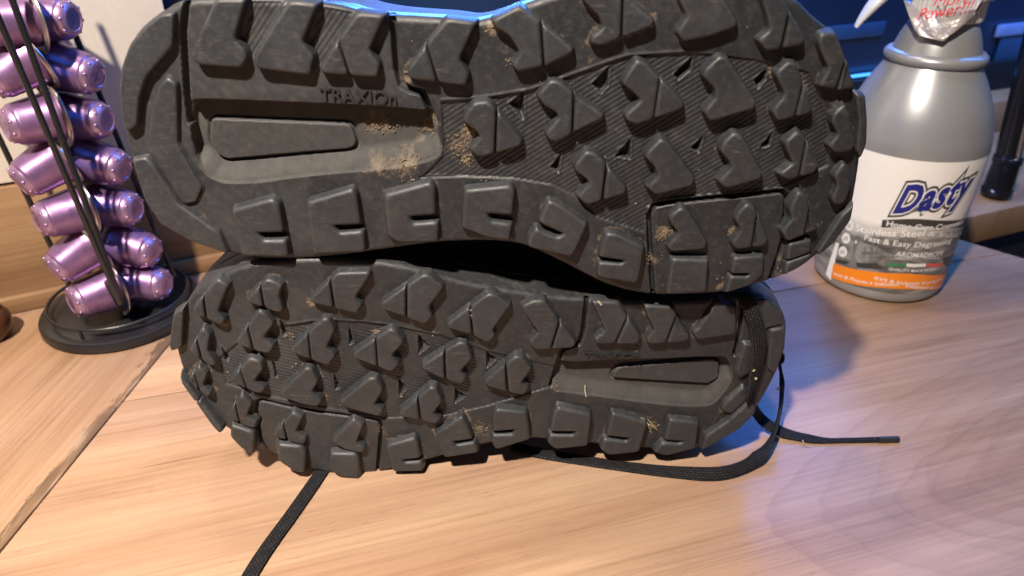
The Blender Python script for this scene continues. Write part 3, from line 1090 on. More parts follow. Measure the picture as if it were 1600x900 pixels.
# lower rim blocks
SH = 0.0046
u([(361, 328), (425, 310), (435, 318), (443, 362), (402, 364), (412, 375), (446, 374), (451, 401), (378, 400)], ht=SH, ch=0.0014)
u([(480, 316), (550, 295), (556, 304), (564, 351), (520, 353), (530, 364), (567, 361), (571, 394), (489, 398)], ht=SH, ch=0.0014)
u([(600, 304), (672, 285), (679, 295), (681, 336), (639, 339), (645, 349), (684, 347), (685, 379), (625, 380), (606, 370)], ht=SH, ch=0.0015)
u([(726, 297), (797, 289), (804, 299), (801, 336), (761, 334), (766, 345), (800, 350), (796, 377), (762, 372), (721, 357)], ht=SH, ch=0.0014)
u([(857, 313), (872, 319), (918, 350), (900, 390), (892, 401), (826, 386), (825, 374), (838, 355), (847, 362), (872, 371), (881, 365), (848, 351), (842, 346)], ht=SH, ch=0.0012)
u([(947, 364), (965, 365), (1006, 385), (1001, 420), (996, 443), (934, 433), (935, 410), (972, 412), (976, 407), (940, 402), (936, 400)], ht=SH, ch=0.0012)
u([(1050, 404), (1107, 406), (1104, 457), (1041, 460)], ht=0.004, ch=0.0012)
u([(1147, 403), (1194, 400), (1192, 430), (1169, 447), (1133, 458), (1141, 432), (1168, 433), (1172, 428), (1142, 428)], ht=0.004, ch=0.0010)
u([(1233, 381), (1268, 375), (1267, 403), (1240, 421), (1226, 431)], [(1236, 408), (1262, 399)], ht=0.004, ch=0.0010)
u([(1334, 320), (1329, 345), (1304, 379), (1281, 399), (1277, 394), (1298, 362), (1316, 335)], ht=0.003)
# heel plates
u([(224, 44), (252, 22), (270, 21), (269, 72), (228, 120), (217, 152), (214, 196), (197, 206), (189, 175), (187, 140), (190, 105), (202, 71)], ht=0.0036, ch=0.0009)
u([(248, 135), (262, 119), (276, 129), (278, 225), (305, 275), (316, 292), (306, 317), (285, 322), (247, 260), (231, 238), (232, 200), (240, 160)], ht=0.0024, ch=0.0011)
u([(206, 250), (227, 245), (240, 258), (280, 320), (341, 362), (356, 396), (300, 377), (252, 350), (227, 312)], ht=0.0030, ch=0.0010)
U.settle_dust()
U.letters('TRAXIOn', (501, 157), (620, 163), 20)
crumbs(U, [(a, b, c * 1.25, int(d * 1.8), e) for a, b, c, d, e in [(585, 200, 7, 70, 0), (605, 205, 5, 30, 0), (668, 205, 6, 60, 0), (676, 190, 4, 25, 0), (735, 212, 8, 60, 0), (712, 226, 9, 50, 0), (628, 254, 10, 50, 0), (728, 248, 5, 30, 0), (644, 288, 6, 25, 0), (766, 42, 4, 30, 0), (640, 105, 4, 25, 0),
           (1038, 366, 6, 35, 0), (1020, 405, 5, 20, 0), (1148, 365, 4, 25, 0), (1232, 352, 4, 25, 0), (1285, 118, 4, 20, 0), (1135, 442, 6, 25, 0), (1222, 425, 6, 25, 0), (798, 95, 4, 15, 0), (1030, 145, 4, 10, 0), (760, 262, 20, 20, 0), (900, 200, 120, 30, 0), (1100, 300, 120, 25, 0)]])
U.body(([0, .25, .5, .75, 1], [0.098, 0.092, 0.088, 0.068, 0.048]), [(200, 140), (400, 215), (650, 205), (900, 210), (1150, 205), (1340, 190)], 0.45, bulge=lambda x, z: -0.016 * math.exp(-((x + 0.005) / 0.065) ** 2) if z < 0.165 else 0.0, lean=0.15)

# ------------------------------------------------------------------ the lower shoe (toe to the left)
XL = on_y(470, 580, 0.28).x
L = Shoe('trail_shoe', 0.2805, 0.055, on_y(560, 700, 0.28).x, XL, -1, 'black trail shoe underneath, toe to the left, lying on the table')
L_OUT = [(275, 548), (272, 510), (287, 481), (305, 456), (340, 432), (390, 412), (440, 406), (500, 404), (560, 406), (620, 414), (675, 427), (725, 441), (787, 452), (860, 463), (917, 467), (990, 470), (1060, 471), (1120, 467),
         (1160, 461), (1180, 459), (1203, 468), (1222, 486), (1230, 510), (1227, 542), (1217, 577), (1201, 610), (1180, 643), (1152, 668), (1100, 698), (1060, 702), (1000, 702), (930, 696), (870, 690), (827, 687), (780, 692), (730, 702), (667, 721),
         (590, 739), (525, 742), (475, 732), (430, 712), (390, 692), (350, 668), (315, 632), (292, 600)]
L.base(L_OUT,
       ribs=[([(450, 507), (490, 501), (510, 499), (570, 502), (620, 509), (685, 522), (760, 548), (868, 572), (860, 606), (760, 636), (700, 650), (600, 655), (500, 636), (410, 618), (352, 600), (340, 560), (390, 520)], R(-20), False)],
       smooth=[],
       grooves=[([(917, 466), (911, 517), (905, 537), (882, 545), (877, 550), (872, 567), (861, 604)], 6, 0.0036), ([(1160, 472), (1156, 517), (1147, 555)], 5, 0.0034),
                ([(422, 712), (407, 685), (404, 665), (407, 655), (400, 642), (402, 627), (410, 625), (450, 635), (500, 644), (575, 654), (592, 657), (596, 667), (592, 710), (589, 738)], 4.5, 0.0030)],
       cavity=([(870, 567), (900, 565), (1010, 561), (1120, 557), (1137, 563), (1143, 577), (1142, 597), (1120, 627), (1100, 635), (1062, 635), (1010, 630), (937, 620), (887, 614), (862, 607)],
               [(862, 609), (887, 616), (937, 622), (1010, 632), (1062, 637), (1100, 637), (1121, 629), (1143, 598)], 0.0046, 0.0085,
               [(968, 579), (1118, 566), (1127, 572), (1125, 595), (1110, 606), (1075, 604), (957, 597), (960, 586)], 0.0016),
       plate=None,
       pits=[[(437, 499), (442, 503), (448, 525), (441, 528)], [(346, 540), (357, 558), (356, 568), (350, 564)], [(544, 503), (552, 537), (545, 541)], [(424, 565), (428, 567), (434, 592), (429, 592)], [(520, 582), (532, 607), (523, 612)],
             [(653, 523), (671, 542), (653, 556)], [(760, 550), (776, 562), (760, 578)], [(622, 592), (636, 607), (623, 623)], [(710, 607), (728, 620), (710, 633)]],
       mask=None,
       spots=[(590, 522, 14, .7), (487, 472, 14, .7), (350, 508, 14, .55), (748, 670, 12, .8), (1018, 665, 12, .8), (735, 495, 10, .6), (452, 527, 10, .6), (1085, 525, 10, .5), (597, 675, 10, .5), (320, 640, 12, .5), (480, 715, 12, .6),
              (905, 595, 26, .4), (440, 640, 30, .35), (850, 600, 12, .5), (440, 450, 14, .5)],
       ridges=[[(450, 507), (490, 501), (510, 499), (570, 502), (620, 509), (685, 522)], [(1143, 640), (1125, 645), (1100, 690)]],
       films=[([(280, 480), (500, 440), (520, 740), (330, 640)], 0.22)])
l = L.lug
TH = 0.0043
l([(271, 492), (287, 480), (284, 542), (267, 550), (264, 540)], ht=0.0035)
l([(302, 482), (316, 464), (340, 435), (357, 446), (350, 462), (341, 486), (352, 500), (346, 508), (322, 497), (304, 490)], [(317, 465), (322, 500)], ht=TH)
l([(385, 467), (405, 447), (416, 436), (426, 438), (441, 446), (436, 462), (443, 485), (435, 488), (412, 480), (387, 472)], [(405, 446), (412, 482)], ht=TH)
l([(484, 467), (527, 426), (575, 425), (578, 431), (555, 465), (566, 477), (557, 491), (522, 482), (486, 473)], [(515, 440), (522, 486)], ht=TH)
l([(596, 473), (660, 429), (670, 429), (693, 450), (670, 480), (676, 495), (665, 508), (632, 495), (599, 483)], [(635, 450), (635, 500)], ht=TH)
l([(699, 505), (762, 459), (771, 459), (798, 477), (770, 515), (774, 526), (762, 536), (737, 523), (701, 513)], [(735, 485), (739, 528)], ht=TH)
l([(815, 479), (832, 470), (850, 469), (873, 502), (900, 535), (896, 543), (862, 546), (835, 546), (826, 533), (841, 519), (822, 492)], [(876, 500), (861, 548)], ht=TH)
l([(925, 471), (966, 472), (981, 497), (1001, 527), (998, 538), (932, 538), (929, 530), (946, 517), (934, 490)], [(982, 496), (961, 542)], ht=TH, sw=0.0007)
l([(1007, 477), (1053, 479), (1058, 497), (1078, 527), (1070, 534), (1015, 538), (1009, 530), (1023, 515), (1012, 495)], [(1058, 494), (1040, 540)], ht=TH, sw=0.0007)
l([(1120, 472), (1151, 479), (1150, 522), (1090, 531), (1082, 520), (1093, 510)], ht=0.0036)
# centre rows
l([(296, 547), (317, 511), (328, 524), (324, 547), (338, 570), (330, 571), (310, 558)], [(306, 530), (315, 565)], ht=MH)
l([(369, 532), (405, 484), (416, 491), (427, 507), (412, 527), (428, 541), (420, 553), (390, 545), (371, 538)], [(385, 510), (395, 550)], ht=MH)
l([(454, 545), (505, 498), (513, 499), (523, 517), (510, 542), (524, 556), (513, 571), (485, 561), (456, 551)], [(480, 520), (486, 565)], ht=MH, sw=0.0006)
l([(551, 552), (610, 513), (618, 516), (631, 535), (612, 555), (624, 568), (612, 581), (587, 571), (554, 560)], [(586, 525), (590, 575)], ht=MH, sw=0.0006)
l([(659, 571), (717, 535), (728, 536), (738, 560), (720, 580), (729, 590), (722, 601), (695, 593), (661, 578)], [(694, 550), (696, 598)], ht=MH)
l([(756, 596), (805, 556), (816, 558), (831, 577), (815, 597), (827, 607), (818, 618), (792, 613), (759, 603)], [(790, 570), (794, 618)], ht=MH)
l([(294, 592), (310, 571), (323, 585), (317, 602), (330, 614), (325, 621), (307, 608)], [(302, 585), (312, 615)], ht=MH, sw=0.0006)
l([(359, 592), (390, 559), (406, 564), (411, 578), (397, 595), (414, 609), (405, 615), (385, 608)], [(373, 578), (386, 612)], ht=MH, sw=0.0006)
l([(439, 612), (477, 575), (486, 576), (497, 597), (487, 612), (503, 627), (495, 636), (470, 631), (441, 620)], ht=MH)
l([(531, 627), (577, 591), (588, 591), (598, 610), (585, 632), (599, 642), (592, 651), (562, 643), (534, 634)], ht=MH)
l([(624, 645), (672, 604), (681, 605), (691, 627), (677, 645), (689, 655), (680, 663), (657, 656), (626, 651)], [(652, 620), (657, 660)], ht=MH)
l([(354, 647), (377, 616), (393, 632), (385, 650), (401, 660), (397, 671), (375, 663), (356, 653)], [(366, 632), (375, 668)], ht=0.0038, sw=0.0006)
l([(426, 678), (457, 644), (473, 652), (462, 675), (478, 685), (475, 696), (447, 688), (428, 682)], [(441, 660), (449, 692)], ht=0.0038, sw=0.0006)
l([(519, 688), (552, 654), (568, 664), (557, 690), (571, 700), (565, 708), (540, 703), (521, 693)], ht=0.0038)
# lower rim blocks
l([(281, 587), (295, 601), (317, 631), (348, 669), (344, 677), (330, 662), (300, 620), (285, 600)], [(306, 628), (318, 622)], ht=0.0042, sw=0.0005)
l([(361, 664), (395, 675), (398, 683), (394, 711), (375, 698), (360, 682)], ht=0.0046, ch=0.0012)
l([(434, 694), (470, 698), (477, 707), (477, 740), (460, 737), (435, 720)], ht=0.0048, ch=0.0013)
l([(516, 709), (555, 709), (560, 715), (562, 749), (530, 745), (515, 735)], ht=0.0048, ch=0.0013)
l([(604, 697), (647, 685), (653, 692), (657, 716), (629, 719), (632, 723), (659, 721), (661, 736), (614, 737)], ht=SH, ch=0.0013)
l([(680, 677), (697, 667), (722, 651), (730, 664), (739, 686), (708, 690), (712, 696), (742, 691), (748, 707), (695, 715), (684, 695)], ht=SH, ch=0.0012)
l([(770, 648), (776, 639), (822, 644), (825, 652), (829, 686), (775, 702), (768, 690), (769, 679), (800, 679), (806, 671), (769, 674)], ht=SH, ch=0.0013)
l([(863, 651), (871, 636), (922, 647), (924, 654), (918, 696), (868, 701), (856, 692), (859, 679), (895, 680), (900, 674), (860, 674)], ht=SH, ch=0.0013)
l([(957, 646), (1011, 659), (1010, 668), (998, 706), (951, 711), (938, 702), (944, 686), (978, 690), (983, 685), (948, 681)], ht=SH, ch=0.0012)
l([(1047, 656), (1092, 661), (1091, 670), (1087, 701), (1040, 713), (1021, 707), (1035, 692), (1062, 694), (1068, 690), (1038, 688)], ht=SH, ch=0.0012)
# heel plates
l([(1162, 536), (1177, 537), (1176, 580), (1157, 592), (1150, 580)], ht=0.0024)
l([(1162, 604), (1173, 619), (1143, 648), (1127, 642), (1132, 630)], ht=0.0026)
l([(1102, 682), (1137, 659), (1173, 627), (1181, 645), (1157, 670), (1097, 704)], ht=0.0040, ch=0.0011)
l([(1204, 516), (1227, 512), (1225, 545), (1211, 585), (1198, 575)], ht=0.0022)
l([(1166, 470), (1196, 468), (1218, 486), (1225, 508), (1200, 512), (1190, 528), (1180, 520), (1168, 500)], ht=0.0018)
L.settle_dust()
L.letters('TRAXIOn', (912, 557), (998, 559), 11)
crumbs(L, [(a, b, c * 1.25, int(d * 1.8), e) for a, b, c, d, e in [(590, 521, 4, 30, .0008), (487, 470, 4, 25, 0), (750, 670, 5, 45, 0), (1017, 663, 5, 45, 0), (735, 492, 4, 15, .0035), (452, 526, 3, 15, 0), (870, 606, 6, 15, 0), (595, 672, 4, 15, 0), (325, 650, 5, 15, 0), (990, 540, 5, 15, 0),
           (600, 560, 110, 30, 0), (800, 600, 90, 20, 0), (350, 570, 40, 15, 0)]])
L.body(([0, .25, .5, .75, 1], [0.098, 0.092, 0.088, 0.068, 0.048]), [(1225, 545), (1050, 570), (800, 560), (560, 560), (400, 560), (280, 540)], 0.45, zmin=0.0006, bulge=lambda x, z: 0.020 * math.exp(-((x - 0.0) / 0.075) ** 2) if z > 0.06 else 0.0)

# ------------------------------------------------------------------ laces
def ribbon(name, pts, width, thick, parent, mat, normals=None, w_end=None, per=8):
    """flat woven band along a path; pts = (x, y, z), normals = facing of the flat side"""
    C = [Vector(p) for p in catmull(pts, per)]
    N = [Vector(p).normalized() for p in catmull(normals or [(0, 0, 1)] * len(pts), per)]
    V, Fc, UV = [], [], []
    m = 10
    acc = 0
    for i, p in enumerate(C):
        if i: acc += (p - C[i - 1]).length
        t = (C[min(i + 1, len(C) - 1)] - C[max(i - 1, 0)]).normalized()
        sdv = t.cross(N[i]).normalized()
        nn = sdv.cross(t).normalized()
        k = i / (len(C) - 1)
        wv = width if w_end is None else width + (w_end - width) * sstep(np.array(k), 0.72, 0.80)
        for q in range(m):
            a = 2 * math.pi * q / m
            ca, sa_ = math.cos(a), math.sin(a)
            ex = math.copysign(abs(ca) ** 0.55, ca) * float(wv) / 2
            ez = math.copysign(abs(sa_) ** 0.75, sa_) * thick / 2
            V.append(p + sdv * ex + nn * ez)
            UV.append((acc, ex + 0.02))
    for i in range(len(C) - 1):
        for q in range(m):
            k = (q + 1) % m
            Fc.append((i * m + q, i * m + k, (i + 1) * m + k, (i + 1) * m + q))
    Fc.append(tuple(range(m))[::-1])
    Fc.append(tuple((len(C) - 1) * m + q for q in range(m)))
    o = mesh_obj(name, V, Fc, mat, parent, 60)
    uvl = o.data.uv_layers.new(name='UVMap')
    for lp in o.data.loops:
        uvl.data[lp.index].uv = UV[lp.vertex_index]
    return o


UPN = (0, 0, 1)
tz = 0.0010
ribbon('lace', [on_z(512, 722, tz), on_z(492, 752, tz), on_z(455, 805, tz), on_z(422, 850, tz), on_z(394, 893, tz), on_z(372, 935, tz)], 0.0074, 0.0016, L.root, M['lace'])
lp = [on_z(800, 698, 0.002), on_z(850, 709, 0.0014), on_z(910, 719, tz), on_z(985, 730, tz), on_z(1060, 738, 0.0016), on_z(1125, 740, 0.0030), on_z(1172, 724, 0.0045), on_z(1203, 690, 0.008), on_z(1218, 645, 0.014), on_z(1222, 600, 0.022), on_z(1217, 568, 0.033), on_z(1204, 545, 0.040), Vector((0.105, 0.372, 0.046)), Vector((0.075, 0.368, 0.048))]
ln = [UPN, UPN, UPN, UPN, (0, -.3, 1), (-.2, -.8, .6), (-.5, -.8, .2), (-.9, -.4, .1), (-1, .2, 0), (-1, .1, 0), (-.9, .2, 0), (-.5, -.8, 0), (0, -1, .1), (0, -1, .1)]
ribbon('lace', lp, 0.0072, 0.0018, L.root, M['lace'], ln)


def hl(u_, v_, h_):
    x_, z_ = L.px(u_, v_, h_)
    return Vector((x_, float(L.surf(x_, z_)) - h_, z_))


lp = [hl(1158, 466, 0.0008), hl(1169, 474, 0.0020), hl(1180, 500, 0.0042), hl(1186, 530, 0.0045), hl(1185, 560, 0.0045), hl(1179, 590, 0.0040), hl(1173, 620, 0.0046)]
ln = [(0.1, -.6, .8), (0, -1, .3), (0, -1, 0), (0, -1, 0), (.2, -1, 0), (.4, -.9, 0), (.7, -.7, 0)]
lp += [on_z(1184, 648, 0.012), on_z(1206, 667, 0.0052), on_z(1240, 680, 0.0018), on_z(1285, 688, tz), on_z(1330, 688, tz), on_z(1366, 687, 0.0012), on_z(1403, 686, 0.0014)]
ln += [(.6, -.7, .5), (.2, -.5, 1), UPN, UPN, UPN, UPN, UPN]
ribbon('lace', lp, 0.0072, 0.0018, L.root, M['lace'], ln, w_end=0.0034)
p0, p1 = on_z(1372, 687, 0.0017), on_z(1404, 686, 0.0019)
v, f = tube([p0, p0 + (p1 - p0) * 0.5, p1], 0.0017, 10)
mesh_obj('aglet', v, f, M['aglet'], L.root, 50)


def straw(parent, pts, r=0.0003):
    v, f = tube(pts, r, 5)
    return mesh_obj('straw', v, f, M['straw'], parent, 60)


straw(L.root, [hl(914, 602, -0.001), hl(914, 612, 0.0), hl(916, 620, 0.0012)])
straw(L.root, [hl(934, 470, 0.004), hl(940, 477, 0.005)], 0.0004)
for a, b, c in [((1012, 655), (1018, 662), (1025, 668)), ((1013, 663), (1020, 666), (1027, 672)), ((1000, 652), (1007, 655), (1012, 661)), ((1011, 660), (1015, 669), (1018, 677))]:
    straw(L.root, [hl(*a, 0.002), hl(*b, 0.003), hl(*c, 0.002)], 0.00014)
straw(L.root, [on_z(1254, 688, 0.0024), on_z(1257, 696, 0.0026), on_z(1266, 697, 0.0022)], 0.0003)
crL = [(1178, 578), (1181, 592), (1216, 607)]
for (uu, vv) in crL:
    bm = bmesh.new()
    bmesh.ops.create_icosphere(bm, subdivisions=2, radius=0.0009)
    for w_ in bm.verts: w_.co *= random.uniform(0.6, 1.2)
    me = bpy.data.meshes.new('crumb')
    bm.to_mesh(me)
    bm.free()
    o = finish('crumb', me, M['straw'], L.root, 60)
    o.location = hl(uu, vv, 0.0052) if uu < 1200 else on_z(uu, vv, 0.024)

# ------------------------------------------------------------------ capsule rack
bl, br_ = on_z(66, 530), on_z(310, 453)
RC = (bl + br_) / 2
RR = (br_ - bl).length / 2
rack = tag(empty('capsule_rack', RC), 'black wire coffee capsule rack on a round base, behind the shoes at the left', 'rack')
M['rackblk'] = plain('rack_black', (0.010, 0.010, 0.011), 0.32, var=0.2)
v, f = lathe([(RR * 0.97, 0.0), (RR, 0.0015), (RR, 0.006), (RR * 0.985, 0.0075), (RR * 0.96, 0.0080), (RR * 0.5, 0.0083), (0.004, 0.0085)], 72)
mesh_obj('base', v, f, M['rackblk'], rack, 35)


def ring_pts(r, z, n=48, cx=0, cy=0): return [(cx + r * math.cos(2 * math.pi * i / n), cy + r * math.sin(2 * math.pi * i / n), z) for i in range(n + 1)]


def rod(name, pa, pb, r, ext=0.0):
    d = (pb - pa)
    a, b = pa - d * 0.0, pb + d * ext
    v, f = tube(rel([a, a + (b - a) * 0.5, b], RC), r, 12)
    return mesh_obj(name, v, f, M['rackblk'], rack, 60)


yF, yB = RC.y - 0.034, RC.y + 0.012
rod('upright', on_y(188, 474, yF - 0.008), on_y(4, 44, yF - 0.024), 0.0017, 0.10)
rod('upright', on_y(196, 490, yF), on_y(20, 2, yF), 0.0018, 0.10)
rod('upright', on_y(272, 432, yB), on_y(115, 48, yB), 0.0017, 0.25)
rod('upright', on_y(128, 486, yB - 0.02), on_y(2, 222, yB - 0.02), 0.0017, 0.3)
v, f = tube(rel([Vector((RC.x, RC.y, 0.006)), on_y(192, 480, yF), on_y(170, 440, yF - .006)], RC), 0.0030, 12)
mesh_obj('stem', v, f, M['rackblk'], rack, 60)
v, f = tube(ring_pts(RR * 0.86, 0.0145), 0.0011, 8, False)
mesh_obj('base_wire', v, f, M['rackblk'], rack, 60)
for a in (0.4, 2.5, 4.6):
    v, f = tube([(RR * .86 * math.cos(a), RR * .86 * math.sin(a), 0.007), (RR * .86 * math.cos(a), RR * .86 * math.sin(a), 0.0146)], 0.0011, 8)
    mesh_obj('wire_post', v, f, M['rackblk'], rack, 60)


def pod_mat():
    t = NT('pod_aluminium')
    v = t.coord()
    n = t.noise(v, 160, 3)
    c = t.ramp(n, [(0.3, (0.19, 0.10, 0.22)), (0.7, (0.26, 0.15, 0.295))])
    t.out(Base_Color=c, Metallic=0.7, Roughness=0.36)
    t.b.inputs['Anisotropic'].default_value = 0.3
    mp = t.coord(scale=(1, 60, 60))
    t.bump(t.noise(mp, 30, 2), 0.05, 0.0003)
    return t.m


M['pod'] = pod_mat()
M['podend'] = plain('pod_end', (0.32, 0.20, 0.335), 0.33, 0.7, var=0.1)
M['podrim'] = plain('pod_rim', (0.52, 0.45, 0.44), 0.30, 0.9, var=0.1)
# capsule about local X: sealed rim at x = 0, rounded end at x = 0.0285
prof_body = [(0.0142, 0.0016), (0.0141, 0.0045), (0.0136, 0.0055), (0.0114, 0.0225), (0.0110, 0.0237), (0.0103, 0.0243)]
prof_end = [(0.0103, 0.0243), (0.0101, 0.0250), (0.0090, 0.0272), (0.0076, 0.0283), (0.0062, 0.0286), (0.0058, 0.0281), (0.0005, 0.0281)]
prof_rim = [(0.0010, 0.0), (0.0172, 0.0), (0.0182, 0.0003), (0.0185, 0.0009), (0.0182, 0.0015), (0.0172, 0.0017), (0.0168, 0.0022), (0.0160, 0.0022), (0.0156, 0.0017), (0.0141, 0.0017)]


def x_lathe(prof, n=40, c0=False, c1=True):
    v, f = lathe(prof, n, None, c0, c1)
    return [(z, x, y) for x, y, z in v], f


def make_mesh(name, vf, mat, sm=35):
    o = mesh_obj(name, vf[0], vf[1], mat, None, sm)
    me = o.data
    bpy.data.objects.remove(o)
    return me


me_body = make_mesh('pod_body', x_lathe(prof_body, 40, False, False), M['pod'])
me_end = make_mesh('pod_end', x_lathe(prof_end, 40), M['podend'], 50)
me_rim = make_mesh('pod_rim', x_lathe(prof_rim, 40, True, False), M['podrim'])
dots = []
for i in range(8):
    a = 2 * math.pi * i / 8 + 0.2
    bm = bmesh.new()
    bmesh.ops.create_icosphere(bm, subdivisions=2, radius=0.0011)
    vv = [(w_.co.x + 0.0268, w_.co.y + 0.0088 * math.cos(a), w_.co.z + 0.0088 * math.sin(a)) for w_ in bm.verts]
    ff = [tuple(q.index for q in fc.verts) for fc in bm.faces]
    bm.free()
    dots.append((vv, ff))
me_dots = make_mesh('pod_studs', join(dots), M['podend'], 60)
tm = text_mesh('N', 0.0075, 0.0001, align='CENTER')
lv = [(0.0284, w_.co.x, w_.co.y - 0.0027) for w_ in tm.vertices]
lf = [tuple(p.vertices) for p in tm.polygons]
M['podlogo'] = plain('pod_logo', (0.27, 0.17, 0.29), 0.35, 0.8)
me_logo = make_mesh('pod_logo', (lv, lf), M['podlogo'])


def pod(u_, v_, y, d, label, roll=0.0):
    d = Vector(d).normalized()
    mid = on_y(u_, v_, y)
    o = empty('coffee_capsule', mid - d * 0.0157)
    q = d.to_track_quat('X', 'Z')
    o.scale = (1.0, 1.03, 1.03)
    o.rotation_euler = (q.to_matrix() @ Matrix.Rotation(roll, 3, 'X')).to_euler()
    tag(o, label, 'capsule', 'coffee capsules in the rack')
    for nm, me in (('body', me_body), ('end_cap', me_end), ('rim', me_rim), ('studs', me_dots), ('logo', me_logo)):
        link(bpy.data.objects.new(nm, me), o)


ordn = ['lowest', 'second lowest', 'third from the bottom', 'fourth from the bottom', 'fifth from the bottom', 'sixth from the bottom', 'topmost']
rightc = [(236, 442), (218, 388), (188, 324), (168, 257), (140, 186), (124, 112), (86, 28)]
for i, (uu, vv) in enumerate(rightc):
    e = i % 2
    pod(uu - 3, vv, RC.y - 0.004 + 0.0015 * i, (0.97, -0.14 - .05 * e, -0.20 if e else -0.04), 'shiny lilac capsule, %s in the right column of the rack' % ordn[i], random.uniform(0, 6))
leftc = [(136, 462), (104, 404), (86, 336), (52, 268), (38, 190), (8, 112), (-4, 36)]
for i, (uu, vv) in enumerate(leftc):
    e = i % 2
    pod(uu + 7, vv, RC.y - 0.028 + 0.001 * i, (-0.62, -0.72, -0.34 if e else 0.0), 'darker lilac capsule, %s in left column of the rack' % ordn[i], random.uniform(0, 6))

# ------------------------------------------------------------------ round dark pot at the left edge
bp_ = on_z(-14, 528)
M['pot'] = plain('dark_brown_glaze', (0.055, 0.022, 0.010), 0.25, var=0.3)
pot = tag(empty('round_pot', bp_), 'small round dark brown pot cut off by the left edge', 'pot')
v, f = lathe([(0.009, 0.0), (0.0125, 0.002), (0.0155, 0.009), (0.0150, 0.016), (0.0120, 0.0205), (0.0110, 0.021)], 40)
mesh_obj('pot_body', v, f, M['pot'], pot, 40)
v, f = lathe([(0.0112, 0.0211), (0.0118, 0.0225), (0.0090, 0.0255), (0.003, 0.0265), (0.003, 0.029), (0.0042, 0.031), (0.001, 0.0325)], 32)
mesh_obj('pot_lid', v, f, M['pot'], pot, 40)

# ------------------------------------------------------------------ spray bottle
fb = on_z(1398, 476)
BC = Vector((on_z(1386, 452).x, fb.y + 0.0435, 0))
BPROF = [(0.0, 0.0395), (0.0015, 0.0425), (0.004, 0.0440), (0.010, 0.0447), (0.030, 0.0452), (0.060, 0.0458), (0.085, 0.0466), (0.1085, 0.0470), (0.120, 0.0455), (0.132, 0.0423), (0.143, 0.0376), (0.152, 0.0328), (0.1585, 0.0289), (0.1605, 0.0280)]
bz, brd = [a for a, b in BPROF], [b for a, b in BPROF]


def br(z): return float(np.interp(z, bz, brd))
def bo(z): return -0.001 * float(sstep(np.array(z), 0.085, 0.19))


bottle = tag(empty('spray_bottle', BC), 'silver grey spray bottle with a white and orange Dasty label', 'spray bottle')
M['bottle'] = plain('silver_plastic', (0.34, 0.35, 0.35), 0.33, 0.4, var=0.04, scale=30)
fine = [(p[1], p[0]) for p in catmull(BPROF, 8)]
# smooth the shoulder
fr = np.array([r for r, z in fine])
for _ in range(12): fr[30:-1] = (fr[29:-2] + fr[30:-1] * 2 + fr[31:]) / 4
fine = [(r, z) for r, (q, z) in zip(fr, fine)]
bz, brd = [z for r, z in fine], [r for r, z in fine]
v, f = lathe(fine, 96, bo)
mesh_obj('body', v, f, M['bottle'], bottle, 50)
zr = 0.1605
v, f = lathe([(0.0265, zr - 0.0008), (0.0290, zr), (0.0304, zr + 0.0012), (0.0310, zr + 0.003), (0.0304, zr + 0.0052), (0.0288, zr + 0.0066), (0.0264, zr + 0.0072), (0.0260, zr + 0.0085), (0.0238, zr + 0.0155), (0.0212, zr + 0.0215), (0.0192, zr + 0.0245), (0.0182, zr + 0.0255)], 96, bo)
mesh_obj('shoulder_ring', v, f, M['bottle'], bottle, 40)
M['greyp'] = plain('grey_plastic', (0.52, 0.53, 0.53), 0.42, var=0.04)
# ribbed collar
zc0, zc1 = zr + 0.0258, zr + 0.046
V, Fc = [], []
nT = 160
for z, k in ((zc0, 0.97), (zc0 + 0.001, 1.0), (zc1 - 0.001, 1.0), (zc1, 0.97)):
    for i in range(nT):
        a = 2 * math.pi * i / nT
        r = 0.0207 * k + (0.0007 if (i % 4) < 2 else 0)
        V.append((bo(z) + r * math.cos(a), r * math.sin(a), z))
for j in range(3):
    for i in range(nT):
        k = (i + 1) % nT
        Fc.append((j * nT + i, j * nT + k, (j + 1) * nT + k, (j + 1) * nT + i))
Fc += [tuple(range(nT))[::-1], tuple(3 * nT + i for i in range(nT))]
mesh_obj('collar', V, Fc, M['greyp'], bottle, 30)
hx = bo(zc1)
v, f = join([box((hx - 0.006, 0, zc1 + 0.022), (0.062, 0.026, 0.034), 0, 0.006), box((hx - 0.043, 0, zc1 + 0.032), (0.016, 0.014, 0.014), 0, 0.003)])
mesh_obj('spray_head', v, f, M['greyp'], bottle, 40)
# trigger: tapered curved lever
tr = [on_y(1337, 43, BC.y - .004), on_y(1345, 31, BC.y - .003), on_y(1362, 10, BC.y - .002), on_y(1384, -14, BC.y), on_y(1402, -44, BC.y), on_y(1418, -80, BC.y)]
rad = [0.0012, 0.0024, 0.0040, 0.0052, 0.0060, 0.0066]
tr = catmull([tuple(p) for p in tr], 5)
V, Fc = [], []
for i, p in enumerate(tr):
    p = Vector(p) - BC
    k = i / (len(tr) - 1) * (len(rad) - 1)
    r = float(np.interp(k, range(len(rad)), rad))
    t = (Vector(tr[min(i + 1, len(tr) - 1)]) - Vector(tr[max(i - 1, 0)])).normalized()
    a = Vector((0, 1, 0))
    b = t.cross(a).normalized()
    for q in range(12):
        th = 2 * math.pi * q / 12
        V.append(p + a * math.cos(th) * r * 1.5 + b * math.sin(th) * r * 0.8)
for i in range(len(tr) - 1):
    for q in range(12):
        k = (q + 1) % 12
        Fc.append((i * 12 + q, i * 12 + k, (i + 1) * 12 + k, (i + 1) * 12 + q))
Fc += [tuple(range(12))[::-1], tuple((len(tr) - 1) * 12 + q for q in range(12))]
mesh_obj('trigger', V, Fc, M['greyp'], bottle, 60)


